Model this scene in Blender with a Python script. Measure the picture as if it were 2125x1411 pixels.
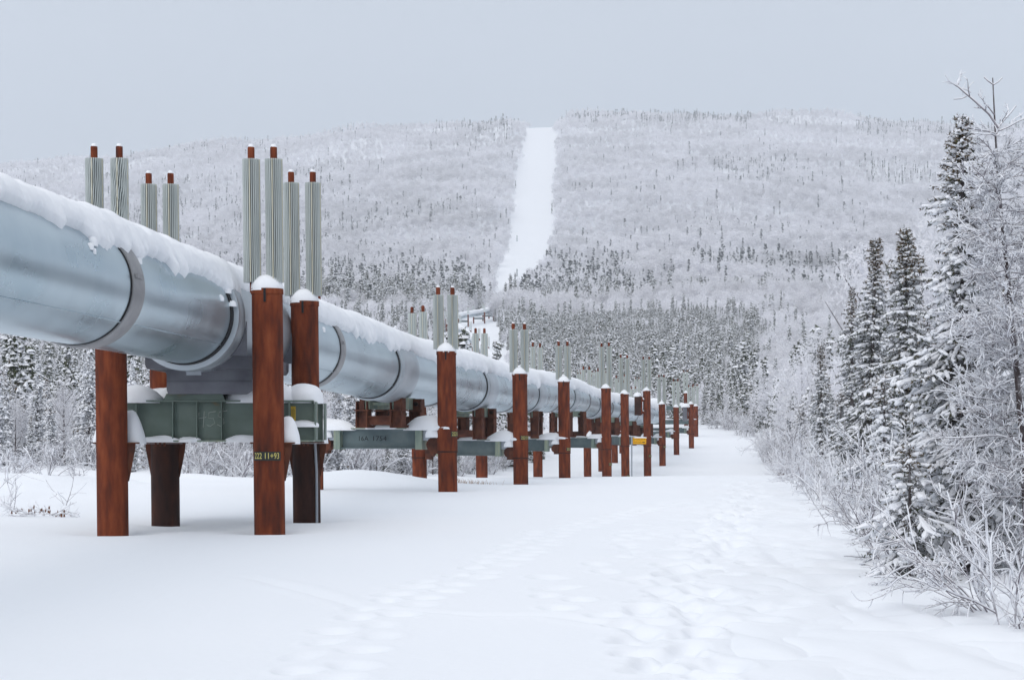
import bpy, math, random
import numpy as np
from mathutils import Vector, Matrix

for _o in list(bpy.data.objects):
    bpy.data.objects.remove(_o)
scene = bpy.context.scene
COL = scene.collection
R = math.radians

# ------------------------------------------------------------------ camera
CAMZ = 1.6
FPX = 4000.0            # focal length in pixels of the 2125 px wide photograph
camd = bpy.data.cameras.new("camera")
camd.sensor_width = 36.0
camd.lens = FPX / 2125.0 * 36.0
camd.shift_y = 199.5 / 2125.0
camd.clip_start = 0.1
camd.clip_end = 12000.0
cam = bpy.data.objects.new("camera", camd)
cam.location = (0, 0, CAMZ)
cam.rotation_euler = (R(90), 0, 0)
COL.objects.link(cam)
scene.camera = cam

# ------------------------------------------------------------------ sky and light
SUN_EL, SUN_AZ = R(38), R(205)      # azimuth from +Y clockwise: behind the camera, to the left
world = bpy.data.worlds.new("World")
scene.world = world
world.use_nodes = True
wn, wl = world.node_tree.nodes, world.node_tree.links
for n in list(wn): wn.remove(n)
wout = wn.new('ShaderNodeOutputWorld')
sky = wn.new('ShaderNodeTexSky'); sky.sky_type = 'NISHITA'; sky.sun_disc = False
sky.sun_elevation = SUN_EL; sky.sun_rotation = SUN_AZ
sky.air_density = 1.0; sky.dust_density = 3.0
bg1 = wn.new('ShaderNodeBackground'); bg1.inputs[1].default_value = 0.08
wl.new(sky.outputs[0], bg1.inputs[0])
tc = wn.new('ShaderNodeTexCoord'); sep = wn.new('ShaderNodeSeparateXYZ')
wl.new(tc.outputs['Generated'], sep.inputs[0])
ramp = wn.new('ShaderNodeValToRGB')
wl.new(sep.outputs[2], ramp.inputs[0])
ramp.color_ramp.elements[0].position = 0.0
ramp.color_ramp.elements[0].color = (0.53, 0.60, 0.71, 1)
ramp.color_ramp.elements[1].position = 1.0
ramp.color_ramp.elements[1].color = (1.20, 1.22, 1.27, 1)
e = ramp.color_ramp.elements.new(0.16); e.color = (0.56, 0.63, 0.73, 1)
cn = wn.new('ShaderNodeTexNoise'); cn.inputs['Scale'].default_value = 2.2; cn.inputs['Detail'].default_value = 3
cmap = wn.new('ShaderNodeMapping'); cmap.inputs['Scale'].default_value = (1, 1, 5)
wl.new(tc.outputs['Generated'], cmap.inputs[0]); wl.new(cmap.outputs[0], cn.inputs[0])
cmr = wn.new('ShaderNodeMapRange'); cmr.inputs[3].default_value = 0.96; cmr.inputs[4].default_value = 1.04
wl.new(cn.outputs[0], cmr.inputs[0])
bg2 = wn.new('ShaderNodeBackground')
wl.new(ramp.outputs[0], bg2.inputs[0]); wl.new(cmr.outputs[0], bg2.inputs[1])
mixw = wn.new('ShaderNodeMixShader'); mixw.inputs[0].default_value = 0.88
wl.new(bg1.outputs[0], mixw.inputs[1]); wl.new(bg2.outputs[0], mixw.inputs[2])
wl.new(mixw.outputs[0], wout.inputs[0])

sund = bpy.data.lights.new("sun", 'SUN')
sund.energy = 0.95; sund.angle = R(45); sund.color = (1.0, 0.965, 0.92)
sun = bpy.data.objects.new("sun", sund)
sd = Vector((math.sin(SUN_AZ) * math.cos(SUN_EL), math.cos(SUN_AZ) * math.cos(SUN_EL), math.sin(SUN_EL)))
sun.rotation_euler = sd.to_track_quat('Z', 'Y').to_euler()
sun.location = sd * 50
COL.objects.link(sun)

scene.view_settings.view_transform = 'Standard'
scene.view_settings.look = 'None'
scene.view_settings.gamma = 1.0
scene.view_settings.exposure = 0.04
scene.cycles.max_bounces = 6
scene.cycles.diffuse_bounces = 3
scene.cycles.glossy_bounces = 3
scene.cycles.volume_bounces = 1
scene.cycles.use_denoising = True

# ------------------------------------------------------------------ noise
def _h(ix, iy, seed):
    n = (ix.astype(np.int64) * 374761393 + iy.astype(np.int64) * 668265263 + seed * 982451653) & 0xFFFFFFFF
    n = ((n ^ (n >> 13)) * 1274126177) & 0xFFFFFFFF
    n = (n ^ (n >> 16)) & 0xFFFF
    return n / 65535.0
def vn(x, y, seed=0):
    x = np.asarray(x, float); y = np.asarray(y, float)
    ix, iy = np.floor(x), np.floor(y)
    fx, fy = x - ix, y - iy
    fx = fx * fx * (3 - 2 * fx); fy = fy * fy * (3 - 2 * fy)
    a = _h(ix, iy, seed); b = _h(ix + 1, iy, seed); c = _h(ix, iy + 1, seed); d = _h(ix + 1, iy + 1, seed)
    return (a + (b - a) * fx) * (1 - fy) + (c + (d - c) * fx) * fy - 0.5
def fbm(x, y, seed=0, o=4):
    r = 0; a = 1
    for i in range(o):
        r = r + a * vn(x * 2 ** i, y * 2 ** i, seed + i * 17); a *= 0.5
    return r
def ss(a, b, x):
    t = np.clip((np.asarray(x, float) - a) / (b - a), 0, 1)
    return t * t * (3 - 2 * t)

# ------------------------------------------------------------------ mesh builder
class MBSet:
    def __init__(s): s.l = []
    def dome(s, *a, **k): m = MB(); m.dome(*a, **k); s.l.append(m)
    def build(s, name, mt, parent=None, smooth=False):
        for m in s.l: o = m.build(name, mt, parent, smooth)
        return o
class MB:
    def __init__(s): s.v = []; s.f = []; s.n = 0
    def add(s, V, F, m=0):
        V = np.asarray(V, float).reshape(-1, 3); F = np.asarray(F, int)
        if len(F) == 0: return
        s.v.append(V); s.f.append((F + s.n, m)); s.n += len(V)
    def box(s, c, d, m=0, rz=0.0):
        c = np.array(c, float); d = np.array(d, float) / 2
        V = np.array([[x, y, z] for x in (-1, 1) for y in (-1, 1) for z in (-1, 1)], float) * d
        if rz:
            ca, sa = math.cos(rz), math.sin(rz)
            V = np.stack([V[:, 0] * ca - V[:, 1] * sa, V[:, 0] * sa + V[:, 1] * ca, V[:, 2]], 1)
        s.add(V + c, [[0, 1, 3, 2], [4, 6, 7, 5], [0, 4, 5, 1], [2, 3, 7, 6], [0, 2, 6, 4], [1, 5, 7, 3]], m)
    def prism(s, poly, ax, a, b, m=0):
        """poly: 2-D outline (convex), extruded along axis ax ('x','y','z') from a to b"""
        n = len(poly); P = []
        for t in (a, b):
            for p, q in poly:
                P.append({'x': (t, p, q), 'y': (p, t, q), 'z': (p, q, t)}[ax])
        s.add(P, [[i, (i + 1) % n, n + (i + 1) % n, n + i] for i in range(n)], m)
        s.add(P, [list(range(n))[::-1]], m); s.add(P, [list(range(n, 2 * n))], m)
    def tube(s, P, r, k=6, m=0, cap=True, flat=1.0):
        P = np.asarray(P, float); n = len(P); r = np.broadcast_to(np.asarray(r, float), (n,))
        T = np.gradient(P, axis=0); T /= np.linalg.norm(T, axis=1, keepdims=True) + 1e-9
        up = np.where(np.abs(T[:, 2:3]) > 0.95, np.array([[1.0, 0, 0]]), np.array([[0, 0, 1.0]]))
        S = np.cross(T, up); S /= np.linalg.norm(S, axis=1, keepdims=True) + 1e-9
        U = np.cross(S, T)
        a = np.arange(k) / k * 2 * math.pi
        V = P[:, None, :] + r[:, None, None] * (np.cos(a)[None, :, None] * S[:, None, :] + flat * np.sin(a)[None, :, None] * U[:, None, :])
        i = np.arange(n - 1)[:, None] * k; j = np.arange(k)[None, :]; j2 = (j + 1) % k
        F = np.stack([i + j, i + j2, i + k + j2, i + k + j], -1).reshape(-1, 4)
        s.add(V.reshape(-1, 3), F, m)
        if cap:
            s.add(V[0], [list(range(k))[::-1]], m); s.add(V[-1], [list(range(k))], m)
    def cyl(s, c, r, z0, z1, k=24, m=0, r2=None):
        a = np.arange(k) / k * 2 * math.pi
        r2 = r if r2 is None else r2
        V = [(c[0] + r * math.cos(t), c[1] + r * math.sin(t), z0) for t in a] + [(c[0] + r2 * math.cos(t), c[1] + r2 * math.sin(t), z1) for t in a]
        s.add(V, [[i, (i + 1) % k, k + (i + 1) % k, k + i] for i in range(k)], m)
        s.add(V[k:], [list(range(k))], m); s.add(V[:k], [list(range(k))[::-1]], m)
    def dome(s, c, rx, ry, h, m=0, seed=0, pw=2.0, nz=0.12, rz=0.0, nu=28, nv=9, under=0.03):
        """heap of snow with a near-flat base at c"""
        V = []; ca, sa = math.cos(rz), math.sin(rz)
        for j in range(nv):
            t = j / (nv - 1)                       # 0 rim, 1 top
            q = math.cos(t * math.pi / 2); zz = math.sin(t * math.pi / 2) ** (2.0 / pw)
            for i in range(nu):
                a = i / nu * 2 * math.pi
                jt = .035 * float(vn(i * 1.7 + seed, j * 1.9, seed + 3)) * (nu > 20)
                n1 = 1 + jt + nz * float(vn(math.cos(a) * 1.7 + 9 + seed, math.sin(a) * 1.7 + t * 2.1 + seed * 3.1, seed)) * 2
                n2 = 1 + nz * float(vn(math.cos(a) * 2.3 * q + seed, math.sin(a) * 2.3 * q + seed, seed + 5)) * 2
                x = rx * q * math.cos(a) * n1; y = ry * q * math.sin(a) * n1
                V.append((c[0] + x * ca - y * sa, c[1] + x * sa + y * ca, c[2] + h * zz * n2 - (under if j == 0 else 0)))
        F = [[j * nu + i, j * nu + (i + 1) % nu, (j + 1) * nu + (i + 1) % nu, (j + 1) * nu + i] for j in range(nv - 1) for i in range(nu)]
        s.add(V, F, m); s.add(V[:nu], [list(range(nu))[::-1]], m)
    def mesh(s, name, mats, smooth=False):
        me = bpy.data.meshes.new(name)
        V = np.concatenate(s.v) if s.v else np.zeros((0, 3))
        me.vertices.add(len(V)); me.vertices.foreach_set('co', V.astype(np.float32).ravel())
        loops = []; starts = []; tot = 0; mi = []
        for F, m in s.f:
            k = F.shape[1]; loops.append(F.ravel()); starts.append(tot + np.arange(len(F)) * k); tot += F.size
            mi.append(np.full(len(F), m) if np.isscalar(m) else np.asarray(m))
        me.loops.add(tot); me.loops.foreach_set('vertex_index', np.concatenate(loops).astype(np.int32))
        st = np.concatenate(starts).astype(np.int32)
        me.polygons.add(len(st)); me.polygons.foreach_set('loop_start', st)
        for mt in mats: me.materials.append(mt)
        me.polygons.foreach_set('material_index', np.concatenate(mi).astype(np.int32))
        me.polygons.foreach_set('use_smooth', np.full(len(st), bool(smooth)))
        me.update(calc_edges=True); me.validate()
        return me
    def build(s, name, mats, parent=None, smooth=False, sharp=None):
        if not isinstance(mats, (list, tuple)): mats = [mats]
        me = s.mesh(name, mats, smooth)
        if sharp and smooth:
            me.set_sharp_from_angle(angle=R(sharp))
        return link(name, me, parent)

def link(name, data, parent=None):
    o = bpy.data.objects.new(name, data); COL.objects.link(o)
    if parent is not None:
        o.parent = parent
        # every root Empty sits at its own base; meshes are made in world space, so undo the offset
        p = parent; off = Vector((0, 0, 0))
        while p is not None:
            off += p.location; p = p.parent
        if not parent.get('_local'):
            o.location = -off
    return o
def tag(o, label=None, cat=None, group=None, kind=None):
    if label: o['label'] = label
    if cat: o['category'] = cat
    if group: o['group'] = group
    if kind: o['kind'] = kind
    return o
def empty(name, loc, label=None, cat=None, group=None):
    o = bpy.data.objects.new(name, None); COL.objects.link(o)
    o.location = loc; o.empty_display_size = 0.3
    return tag(o, label, cat, group)
def wx(px, d): return (px - 1062.5) / FPX * d
def wz(py, d): return CAMZ + (905.0 - py) / FPX * d

# ------------------------------------------------------------------ materials
def mat(name, col=(0.5, 0.5, 0.5), rough=0.7, metal=0.0, spec=0.3):
    m = bpy.data.materials.new(name); m.use_nodes = True
    b = m.node_tree.nodes['Principled BSDF']
    b.inputs['Base Color'].default_value = (*col, 1); b.inputs['Roughness'].default_value = rough
    b.inputs['Metallic'].default_value = metal
    b.inputs['Specular IOR Level'].default_value = spec
    return m
def noisecol(m, cols, scale=4, stretch=(1, 1, 1), detail=5, pos=None, bump=0.0, bscale=None, rough=None, dist=0.0):
    nt = m.node_tree; N, L = nt.nodes, nt.links; b = N['Principled BSDF']
    tc = N.new('ShaderNodeTexCoord'); mp = N.new('ShaderNodeMapping'); mp.inputs['Scale'].default_value = stretch
    oi = N.new('ShaderNodeObjectInfo')
    ad = N.new('ShaderNodeVectorMath'); ad.operation = 'MULTIPLY_ADD'; ad.inputs[1].default_value = (7.3, 5.1, 3.7)
    L.new(oi.outputs['Random'], ad.inputs[0]); L.new(tc.outputs['Object'], ad.inputs[2])
    L.new(ad.outputs[0], mp.inputs[0])
    nz = N.new('ShaderNodeTexNoise'); nz.inputs['Scale'].default_value = scale; nz.inputs['Detail'].default_value = detail
    nz.inputs['Distortion'].default_value = dist
    L.new(mp.outputs[0], nz.inputs[0])
    rp = N.new('ShaderNodeValToRGB'); el = rp.color_ramp.elements
    n = len(cols); pos = pos or [0.3 + 0.4 * i / (n - 1) for i in range(n)]
    el[0].position = pos[0]; el[0].color = (*cols[0], 1); el[1].position = pos[-1]; el[1].color = (*cols[-1], 1)
    for p, c in list(zip(pos, cols))[1:-1]:
        e = el.new(p); e.color = (*c, 1)
    L.new(nz.outputs[0], rp.inputs[0]); L.new(rp.outputs[0], b.inputs['Base Color'])
    if rough:
        mr = N.new('ShaderNodeMapRange'); mr.inputs[1].default_value = .3; mr.inputs[2].default_value = .7
        mr.inputs[3].default_value = rough[0]; mr.inputs[4].default_value = rough[1]
        L.new(nz.outputs[0], mr.inputs[0]); L.new(mr.outputs[0], b.inputs['Roughness'])
    if bump:
        n2 = N.new('ShaderNodeTexNoise'); n2.inputs['Scale'].default_value = bscale or scale * 6; n2.inputs['Detail'].default_value = 6
        L.new(tc.outputs['Object'], n2.inputs[0])
        bp = N.new('ShaderNodeBump'); bp.inputs['Strength'].default_value = bump; bp.inputs['Distance'].default_value = 0.02
        L.new(n2.outputs[0], bp.inputs['Height']); L.new(bp.outputs[0], b.inputs['Normal'])
    return m, rp, nz

M = {}
M['snow'] = noisecol(mat('snow', rough=0.85, spec=0.15), [(0.80, 0.825, 0.865), (0.84, 0.86, 0.895)], 1.2, bump=0.25, bscale=14)[0]
M['ground_snow'] = noisecol(mat('ground_snow', rough=0.85, spec=0.15), [(0.80, 0.83, 0.875), (0.83, 0.855, 0.895)], 0.15, bump=0.28, bscale=11)[0]
M['rust'] = noisecol(mat('rust', rough=0.85, spec=0.2), [(0.060, 0.019, 0.013), (0.125, 0.029, 0.013), (0.19, 0.046, 0.018), (0.25, 0.078, 0.033)], 4.2, (1.9, 1.9, 0.42), 10, pos=[0.28, 0.47, 0.62, 0.8], bump=0.35, bscale=30)[0]
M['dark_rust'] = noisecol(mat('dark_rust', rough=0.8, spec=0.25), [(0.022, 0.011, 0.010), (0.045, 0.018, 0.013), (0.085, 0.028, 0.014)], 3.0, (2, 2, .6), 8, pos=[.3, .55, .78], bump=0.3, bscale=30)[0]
M['bracket'] = noisecol(mat('bracket', rough=0.8, spec=0.25), [(0.05, 0.02, 0.015), (0.10, 0.034, 0.02), (0.14, 0.05, 0.026)], 4.0, (1, 1, 1), 7, bump=0.2)[0]
M['green'] = noisecol(mat('green', rough=0.55, spec=0.4), [(0.17, 0.13, 0.065), (0.11, 0.15, 0.125), (0.135, 0.182, 0.158), (0.16, 0.205, 0.18)], 2.2, (1, 1, 1.6), 7, pos=[0.28, 0.36, 0.55, 0.75], bump=0.05)[0]
M['bluesteel'] = noisecol(mat('bluesteel', rough=0.5, spec=0.4), [(0.07, 0.105, 0.115), (0.10, 0.14, 0.15), (0.15, 0.19, 0.19)], 1.8, (1, 1, 1), 6)[0]
M['pale_steel'] = noisecol(mat('pale_steel', rough=0.5, spec=0.4), [(0.13, 0.19, 0.17), (0.22, 0.27, 0.22), (0.30, 0.32, 0.22)], 3.0, (3, 1, .4), 6)[0]
M['black'] = mat('black_rubber', (0.008, 0.008, 0.01), 0.6)
M['yellow'] = mat('yellow_paint', (0.66, 0.58, 0.17), 0.6)
M['plate'] = mat('plate_dark', (0.028, 0.032, 0.032), 0.6)
M['stencil'] = mat('stencil_black', (0.012, 0.014, 0.016), 0.7)
M['chalk'] = mat('chalk', (0.55, 0.60, 0.55), 0.9)
M['sign_yellow'] = mat('sign_yellow', (0.85, 0.42, 0.005), 0.5)
M['sign_black'] = mat('sign_black', (0.012, 0.01, 0.008), 0.5)
M['galv'] = noisecol(mat('galvanised', rough=0.45, metal=0.6), [(0.30, 0.33, 0.37), (0.40, 0.43, 0.47)], 3)[0]
M['tag_yellow'] = mat('tag_yellow', (0.62, 0.42, 0.06), 0.6)
M['band'] = noisecol(mat('band_metal', rough=0.5, metal=0.65), [(0.26, 0.26, 0.27), (0.33, 0.33, 0.34)], 5)[0]
M['sleeve'] = noisecol(mat('sleeve_metal', rough=0.48, metal=0.75), [(0.38, 0.43, 0.47), (0.50, 0.54, 0.58)], 2.0, rough=(0.4, 0.55))[0]
M['fairing'] = noisecol(mat('fairing_metal', rough=0.55, metal=0.5), [(0.10, 0.105, 0.125), (0.15, 0.155, 0.18), (0.19, 0.20, 0.225)], 2.0)[0]
# galvanised jacket with faint lengthwise and ring-wise rolling marks
def jacket_mat():
    m, rp, nz = noisecol(mat('jacket_metal', rough=0.3, metal=0.9), [(0.32, 0.42, 0.48), (0.41, 0.50, 0.555), (0.50, 0.59, 0.635)], 0.9, (1, .8, 1), 5, pos=[.3, .5, .72], rough=(0.24, 0.38))
    nt = m.node_tree; N, L = nt.nodes, nt.links; b = N['Principled BSDF']
    tc = N.new('ShaderNodeTexCoord')
    mp = N.new('ShaderNodeMapping'); mp.inputs['Scale'].default_value = (1.2, 14, 1.2)
    L.new(tc.outputs['Object'], mp.inputs[0])
    n1 = N.new('ShaderNodeTexNoise'); n1.inputs['Scale'].default_value = 1.0; n1.inputs['Detail'].default_value = 6
    L.new(mp.outputs[0], n1.inputs[0])
    n2 = N.new('ShaderNodeTexNoise'); n2.inputs['Scale'].default_value = 1.3; n2.inputs['Detail'].default_value = 2
    L.new(tc.outputs['Object'], n2.inputs[0])
    ad = N.new('ShaderNodeMath'); ad.operation = 'MULTIPLY_ADD'; ad.inputs[1].default_value = 5.0
    L.new(n2.outputs[0], ad.inputs[0]); L.new(n1.outputs[0], ad.inputs[2])
    bp = N.new('ShaderNodeBump'); bp.inputs['Strength'].default_value = 0.32; bp.inputs['Distance'].default_value = 0.006
    L.new(ad.outputs[0], bp.inputs['Height']); L.new(bp.outputs[0], b.inputs['Normal'])
    return m
M['jacket'] = jacket_mat()
M['fin'] = noisecol(mat('fin_glass', rough=0.45, spec=0.5), [(0.44, 0.485, 0.485), (0.57, 0.61, 0.60)], 2.0, (6, 6, .6), 4)[0]
M['fincore'] = mat('fin_core', (0.55, 0.53, 0.42), 0.5)

# ---- snow lying on whatever faces up
def snowtop(name, dark, snow=(0.78, 0.80, 0.85), lo=0.0, hi=0.35, nscale=8, rough=0.85, namp=0.5, tint=0.0):
    m = mat(name, dark, rough, 0, 0.15); nt = m.node_tree; N, L = nt.nodes, nt.links; b = N['Principled BSDF']
    g = N.new('ShaderNodeNewGeometry'); sp = N.new('ShaderNodeSeparateXYZ'); L.new(g.outputs['True Normal'], sp.inputs[0])
    nz = N.new('ShaderNodeTexNoise'); nz.inputs['Scale'].default_value = nscale; nz.inputs['Detail'].default_value = 3
    tc = N.new('ShaderNodeTexCoord'); L.new(tc.outputs['Object'], nz.inputs[0])
    ma = N.new('ShaderNodeMath'); ma.operation = 'MULTIPLY_ADD'; ma.inputs[1].default_value = namp
    L.new(nz.outputs[0], ma.inputs[0]); L.new(sp.outputs[2], ma.inputs[2])
    mr = N.new('ShaderNodeMapRange'); mr.inputs[1].default_value = lo + namp / 2; mr.inputs[2].default_value = hi + namp / 2
    L.new(ma.outputs[0], mr.inputs[0])
    mx = N.new('ShaderNodeMix'); mx.data_type = 'RGBA'
    L.new(mr.outputs[0], mx.inputs['Factor'])
    mx.inputs['A'].default_value = (*dark, 1); mx.inputs['B'].default_value = (*snow, 1)
    L.new(mx.outputs['Result'], b.inputs['Base Color'])
    return m
M['bark'] = snowtop('bark', (0.085, 0.07, 0.072), lo=0.0, hi=0.4)
M['twig'] = snowtop('frosted_twig', (0.24, 0.22, 0.245), (0.84, 0.85, 0.89), lo=-0.4, hi=0.15, nscale=14)
M['frost'] = noisecol(mat('hoar_frost', rough=0.9, spec=0.1), [(0.86, 0.86, 0.90), (0.93, 0.93, 0.955)], 3)[0]
def translucent(m, f):
    nt = m.node_tree; N, L = nt.nodes, nt.links; b = N['Principled BSDF']; out = [n for n in N if n.type == 'OUTPUT_MATERIAL'][0]
    t = N.new('ShaderNodeBsdfTranslucent'); mx = N.new('ShaderNodeMixShader'); mx.inputs[0].default_value = f
    src = b.inputs['Base Color'].links[0].from_socket
    L.new(src, t.inputs[0]); L.new(b.outputs[0], mx.inputs[1]); L.new(t.outputs[0], mx.inputs[2]); L.new(mx.outputs[0], out.inputs['Surface'])
translucent(M['frost'], .52)
def stand_tint(m):
    # whole stands of trees carry more or less frost
    nt = m.node_tree; N, L = nt.nodes, nt.links; b = N['Principled BSDF']
    rp = b.inputs['Base Color'].links[0].from_node
    oi = N.new('ShaderNodeObjectInfo'); n1 = N.new('ShaderNodeTexNoise'); n1.inputs['Scale'].default_value = 0.011; n1.inputs['Detail'].default_value = 4
    L.new(oi.outputs['Location'], n1.inputs[0])
    ad = N.new('ShaderNodeMath'); ad.operation = 'MULTIPLY_ADD'; ad.inputs[1].default_value = .35
    L.new(oi.outputs['Random'], ad.inputs[0]); L.new(n1.outputs[0], ad.inputs[2])
    mr = N.new('ShaderNodeMapRange'); mr.inputs[1].default_value = .45; mr.inputs[2].default_value = .82; mr.inputs[3].default_value = .80; mr.inputs[4].default_value = 1.0
    L.new(ad.outputs[0], mr.inputs[0])
    mx = N.new('ShaderNodeMix'); mx.data_type = 'RGBA'; mx.blend_type = 'MULTIPLY'; mx.inputs['Factor'].default_value = 1.0
    L.new(rp.outputs[0], mx.inputs['A']); L.new(mr.outputs[0], mx.inputs['B'])
    for l in list(b.inputs['Base Color'].links): L.remove(l)
    L.new(mx.outputs['Result'], b.inputs['Base Color'])
    for n in N:
        if n.type == 'BSDF_TRANSLUCENT': L.new(mx.outputs['Result'], n.inputs[0])
stand_tint(M['frost'])
M['frost_needle'] = noisecol(mat('frosted_needles', rough=0.85, spec=0.1), [(0.20, 0.21, 0.21), (0.45, 0.46, 0.49), (0.68, 0.69, 0.73)], 7)[0]
M['treesnow'] = noisecol(mat('tree_snow', rough=0.9, spec=0.1), [(0.78, 0.80, 0.85), (0.84, 0.855, 0.89)], 4)[0]
M['needle'] = noisecol(mat('needles', rough=0.7, spec=0.2), [(0.024, 0.034, 0.020), (0.055, 0.068, 0.038), (0.10, 0.105, 0.055)], 6)[0]
M['needle_far'] = noisecol(mat('needles_far', rough=0.8, spec=0.1), [(0.022, 0.034, 0.036), (0.05, 0.066, 0.066)], 6)[0]
M['needle_brown'] = noisecol(mat('cones', rough=0.8, spec=0.15), [(0.06, 0.038, 0.022), (0.12, 0.08, 0.045), (0.16, 0.12, 0.07)], 9)[0]
M['leaf_dead'] = mat('dead_leaf', (0.16, 0.07, 0.04), 0.8)
M['reed'] = mat('dry_grass', (0.32, 0.20, 0.12), 0.9)

# ------------------------------------------------------------------ terrain
_py = [-100, 0, 12, 28, 46, 59, 75, 90, 106, 116, 125, 135, 155, 165, 195, 220, 250, 300, 370, 430, 500, 570, 700, 800, 900, 1000, 1300, 1800, 2400, 2850, 3000, 3400, 4200, 6500]
_pz = [0, 0, 0.02, .15, .24, .16, .03, -.3, -.74, -.85, -.72, -.5, .12, .55, 1.6, 2.9, 4.2, 6.5, 11.3, 17.5, 26.0, 33.8, 45.0, 53.0, 61.5, 70.5, 104, 184, 322, 457, 482, 480, 400, 150]
_gy = np.arange(-100, 6500, 2.0); _g0 = np.interp(_gy, _py, _pz)
def _sm(a, w):
    k = np.hanning(2 * w + 1); k /= k.sum(); return np.convolve(np.pad(a, w, mode='edge'), k, 'valid')
_g1, _g2 = _sm(_g0, 3), _sm(_g0, 22)
_w = ss(260, 420, _gy); _gz = _g1 * (1 - _w) + _g2 * _w
_rx = [-2500, -600, 0, 200, 400, 600, 800, 900, 1000, 1060, 1095, 1155, 1180, 1330, 1500, 1700, 2125, 2600, 4500]
_ry = [470, 400, 358, 343, 320, 308, 283, 276, 263, 259, 265, 265, 250, 240, 244, 255, 279, 300, 380]
# clearing edges: distance, left X, right X
_cd = [-50, 0, 15, 21.7, 36.5, 60, 80, 110, 140, 180, 210, 230, 260, 300, 450, 570, 700, 1000, 1300, 1500, 1800, 2400, 2900, 3300]
_cl = [-16, -15, -13.5, -13, -11.5, -8.6, -5.6, -1.2, 3.4, 4.5, 2.0, -.5, -4, -9, -17, -19.5, -14, -9.9, -13, -10, -3.5, 6, 23, 30]
_cr = [3.6, 3.8, 4.0, 4.2, 5.8, 8.4, 11.6, 15.0, 18.5, 24, 22, 16, 8, 1.5, -.8, -4.6, -5.8, 5.9, 15, 28.5, 40, 55, 67, 75]
def clear_l(Y): return np.interp(Y, _cd, _cl)
def clear_r(Y): return np.interp(Y, _cd, _cr)
DENTS = []      # (x, y, rx, ry, rot, depth)
def ground(X, Y, fine=False):
    X = np.asarray(X, float); Y = np.asarray(Y, float)
    z = np.interp(Y, _gy, _gz)
    Ys = np.maximum(Y, 60.0); u = X / Ys * FPX + 1062.5
    s = (905 - np.interp(u, _rx, _ry)) / 640.0
    w = ss(350, 1500, Y)
    z = z * (1 - w + w * s)
    out = np.maximum(clear_l(Y) - X, X - clear_r(Y))
    wood = ss(0, 25, out)
    z = z + wood * ss(250, 900, Y) * (fbm(X / 230.0, Y / 130.0, 3, 4) * np.minimum(Y * 0.018, 32) + vn(X / 90.0, Y / 55.0, 8) * 7.0)
    z = z + ss(500, 1200, Y) * (1 - wood) * (vn(X / 60., Y / 45., 9) * 4.0 + 1.5 * np.exp(-(((Y + .25 * X + 9 * vn(X / 20., Y / 50., 4)) % 135. - 60.) / 5.0) ** 2))
    near = 1 - ss(120, 260, Y)
    # low bank on the left before the wood, soft hummocks inside the woods
    lb = clear_l(Y) + 1.5 - X
    z = z + near * ss(0, 5, lb) * (0.22 + 0.5 * fbm(X / 3.1, Y / 3.7, 21, 3))
    rb = X - clear_r(Y)
    z = z + near * ss(-1.0, 3, rb) * (0.16 + 0.35 * fbm(X / 2.3, Y / 3.1, 31, 3))
    z = z + near * 0.16 * vn(X / 9.0, Y / 16.0, 41) * ss(8, 20, Y)
    z = z + near * 0.035 * vn(X / 1.9, Y / 3.2, 43)
    # bowls round the near piles
    for bx, by, br, bd in ((-3.58, 28.5, .50, .09), (-5.87, 28.3, .55, .14), (-3.42, 32.0, .6, .07), (-5.6, 31.2, .6, .09), (-1.51, 45.9, .45, .07), (-5.0, 29.7, .9, .08), (.27, 59, .45, .07), (2.05, 75, .45, .07), (-2.87, 60.1, .45, .07), (-1.17, 75.5, .45, .07)):
        z = z - bd * np.exp(-((X - bx) ** 2 + (Y - by) ** 2) / br ** 2)
    # mound left of the second bent
    z = z + 0.42 * np.exp(-((X + 4.6) / 2.2) ** 2 - ((Y - 57) / 4.0) ** 2)
    if fine:
        m = near * ss(-3.4, -1.6, rb + 0.8 * vn(Y / 4.0, Y * 0, 5)) * (1 - ss(0.5, 1.5, rb)) * (1 - ss(60, 110, Y))
        q = np.abs(fbm(X / 0.62, Y / 1.0, 51, 2))
        z = z + m * (0.085 * (np.sqrt(q + .01) - .4))
        z = z + near * 0.006 * fbm(X / 0.35, Y / 1.2, 61, 3)
    return z
def gz(x, y): return float(ground(x, y))

rng = np.random.RandomState(5)
def px_ground(px, py):
    d = 25.0
    for _ in range(30):
        d = 0.5 * d + 0.5 * min(90, max(8, (CAMZ - gz(wx(px, d), d)) * FPX / (py - 905.0)))
    return wx(px, d), d
def trail(pts, step=0.42, wid=0.20, depth=0.06, r=0.15, jit=0.05, drop=0.0):
    P = [px_ground(*p) for p in pts]; acc = 0; side = 1
    for (x0, y0), (x1, y1) in zip(P[:-1], P[1:]):
        L = math.hypot(x1 - x0, y1 - y0); dx, dy = (x1 - x0) / L, (y1 - y0) / L
        t = acc
        while t < L:
            side = -side
            if rng.rand() > drop:
                x = x0 + dx * t - dy * side * wid + rng.randn() * jit; y = y0 + dy * t + dx * side * wid + rng.randn() * jit
                DENTS.append((x, y, r * rng.uniform(.7, 1.1), r * rng.uniform(1.1, 1.7), math.atan2(dx, dy) + rng.randn() * .3, depth * rng.uniform(.6, 1.2)))
            t += step * rng.uniform(.8, 1.2)
        acc = t - L
trail([(640, 1409), (760, 1290), (880, 1220), (1000, 1180), (1150, 1100), (1300, 1065), (1400, 1042)], 0.40, .16, .06, .15)
trail([(1400, 1405), (1350, 1320), (1400, 1235), (1480, 1110), (1530, 1050), (1560, 1000)], 0.30, .24, .085, .17, .13)
trail([(1440, 1405), (1420, 1330), (1450, 1225), (1510, 1120), (1545, 1040)], 0.38, .2, .06, .15, .12, .15)
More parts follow.
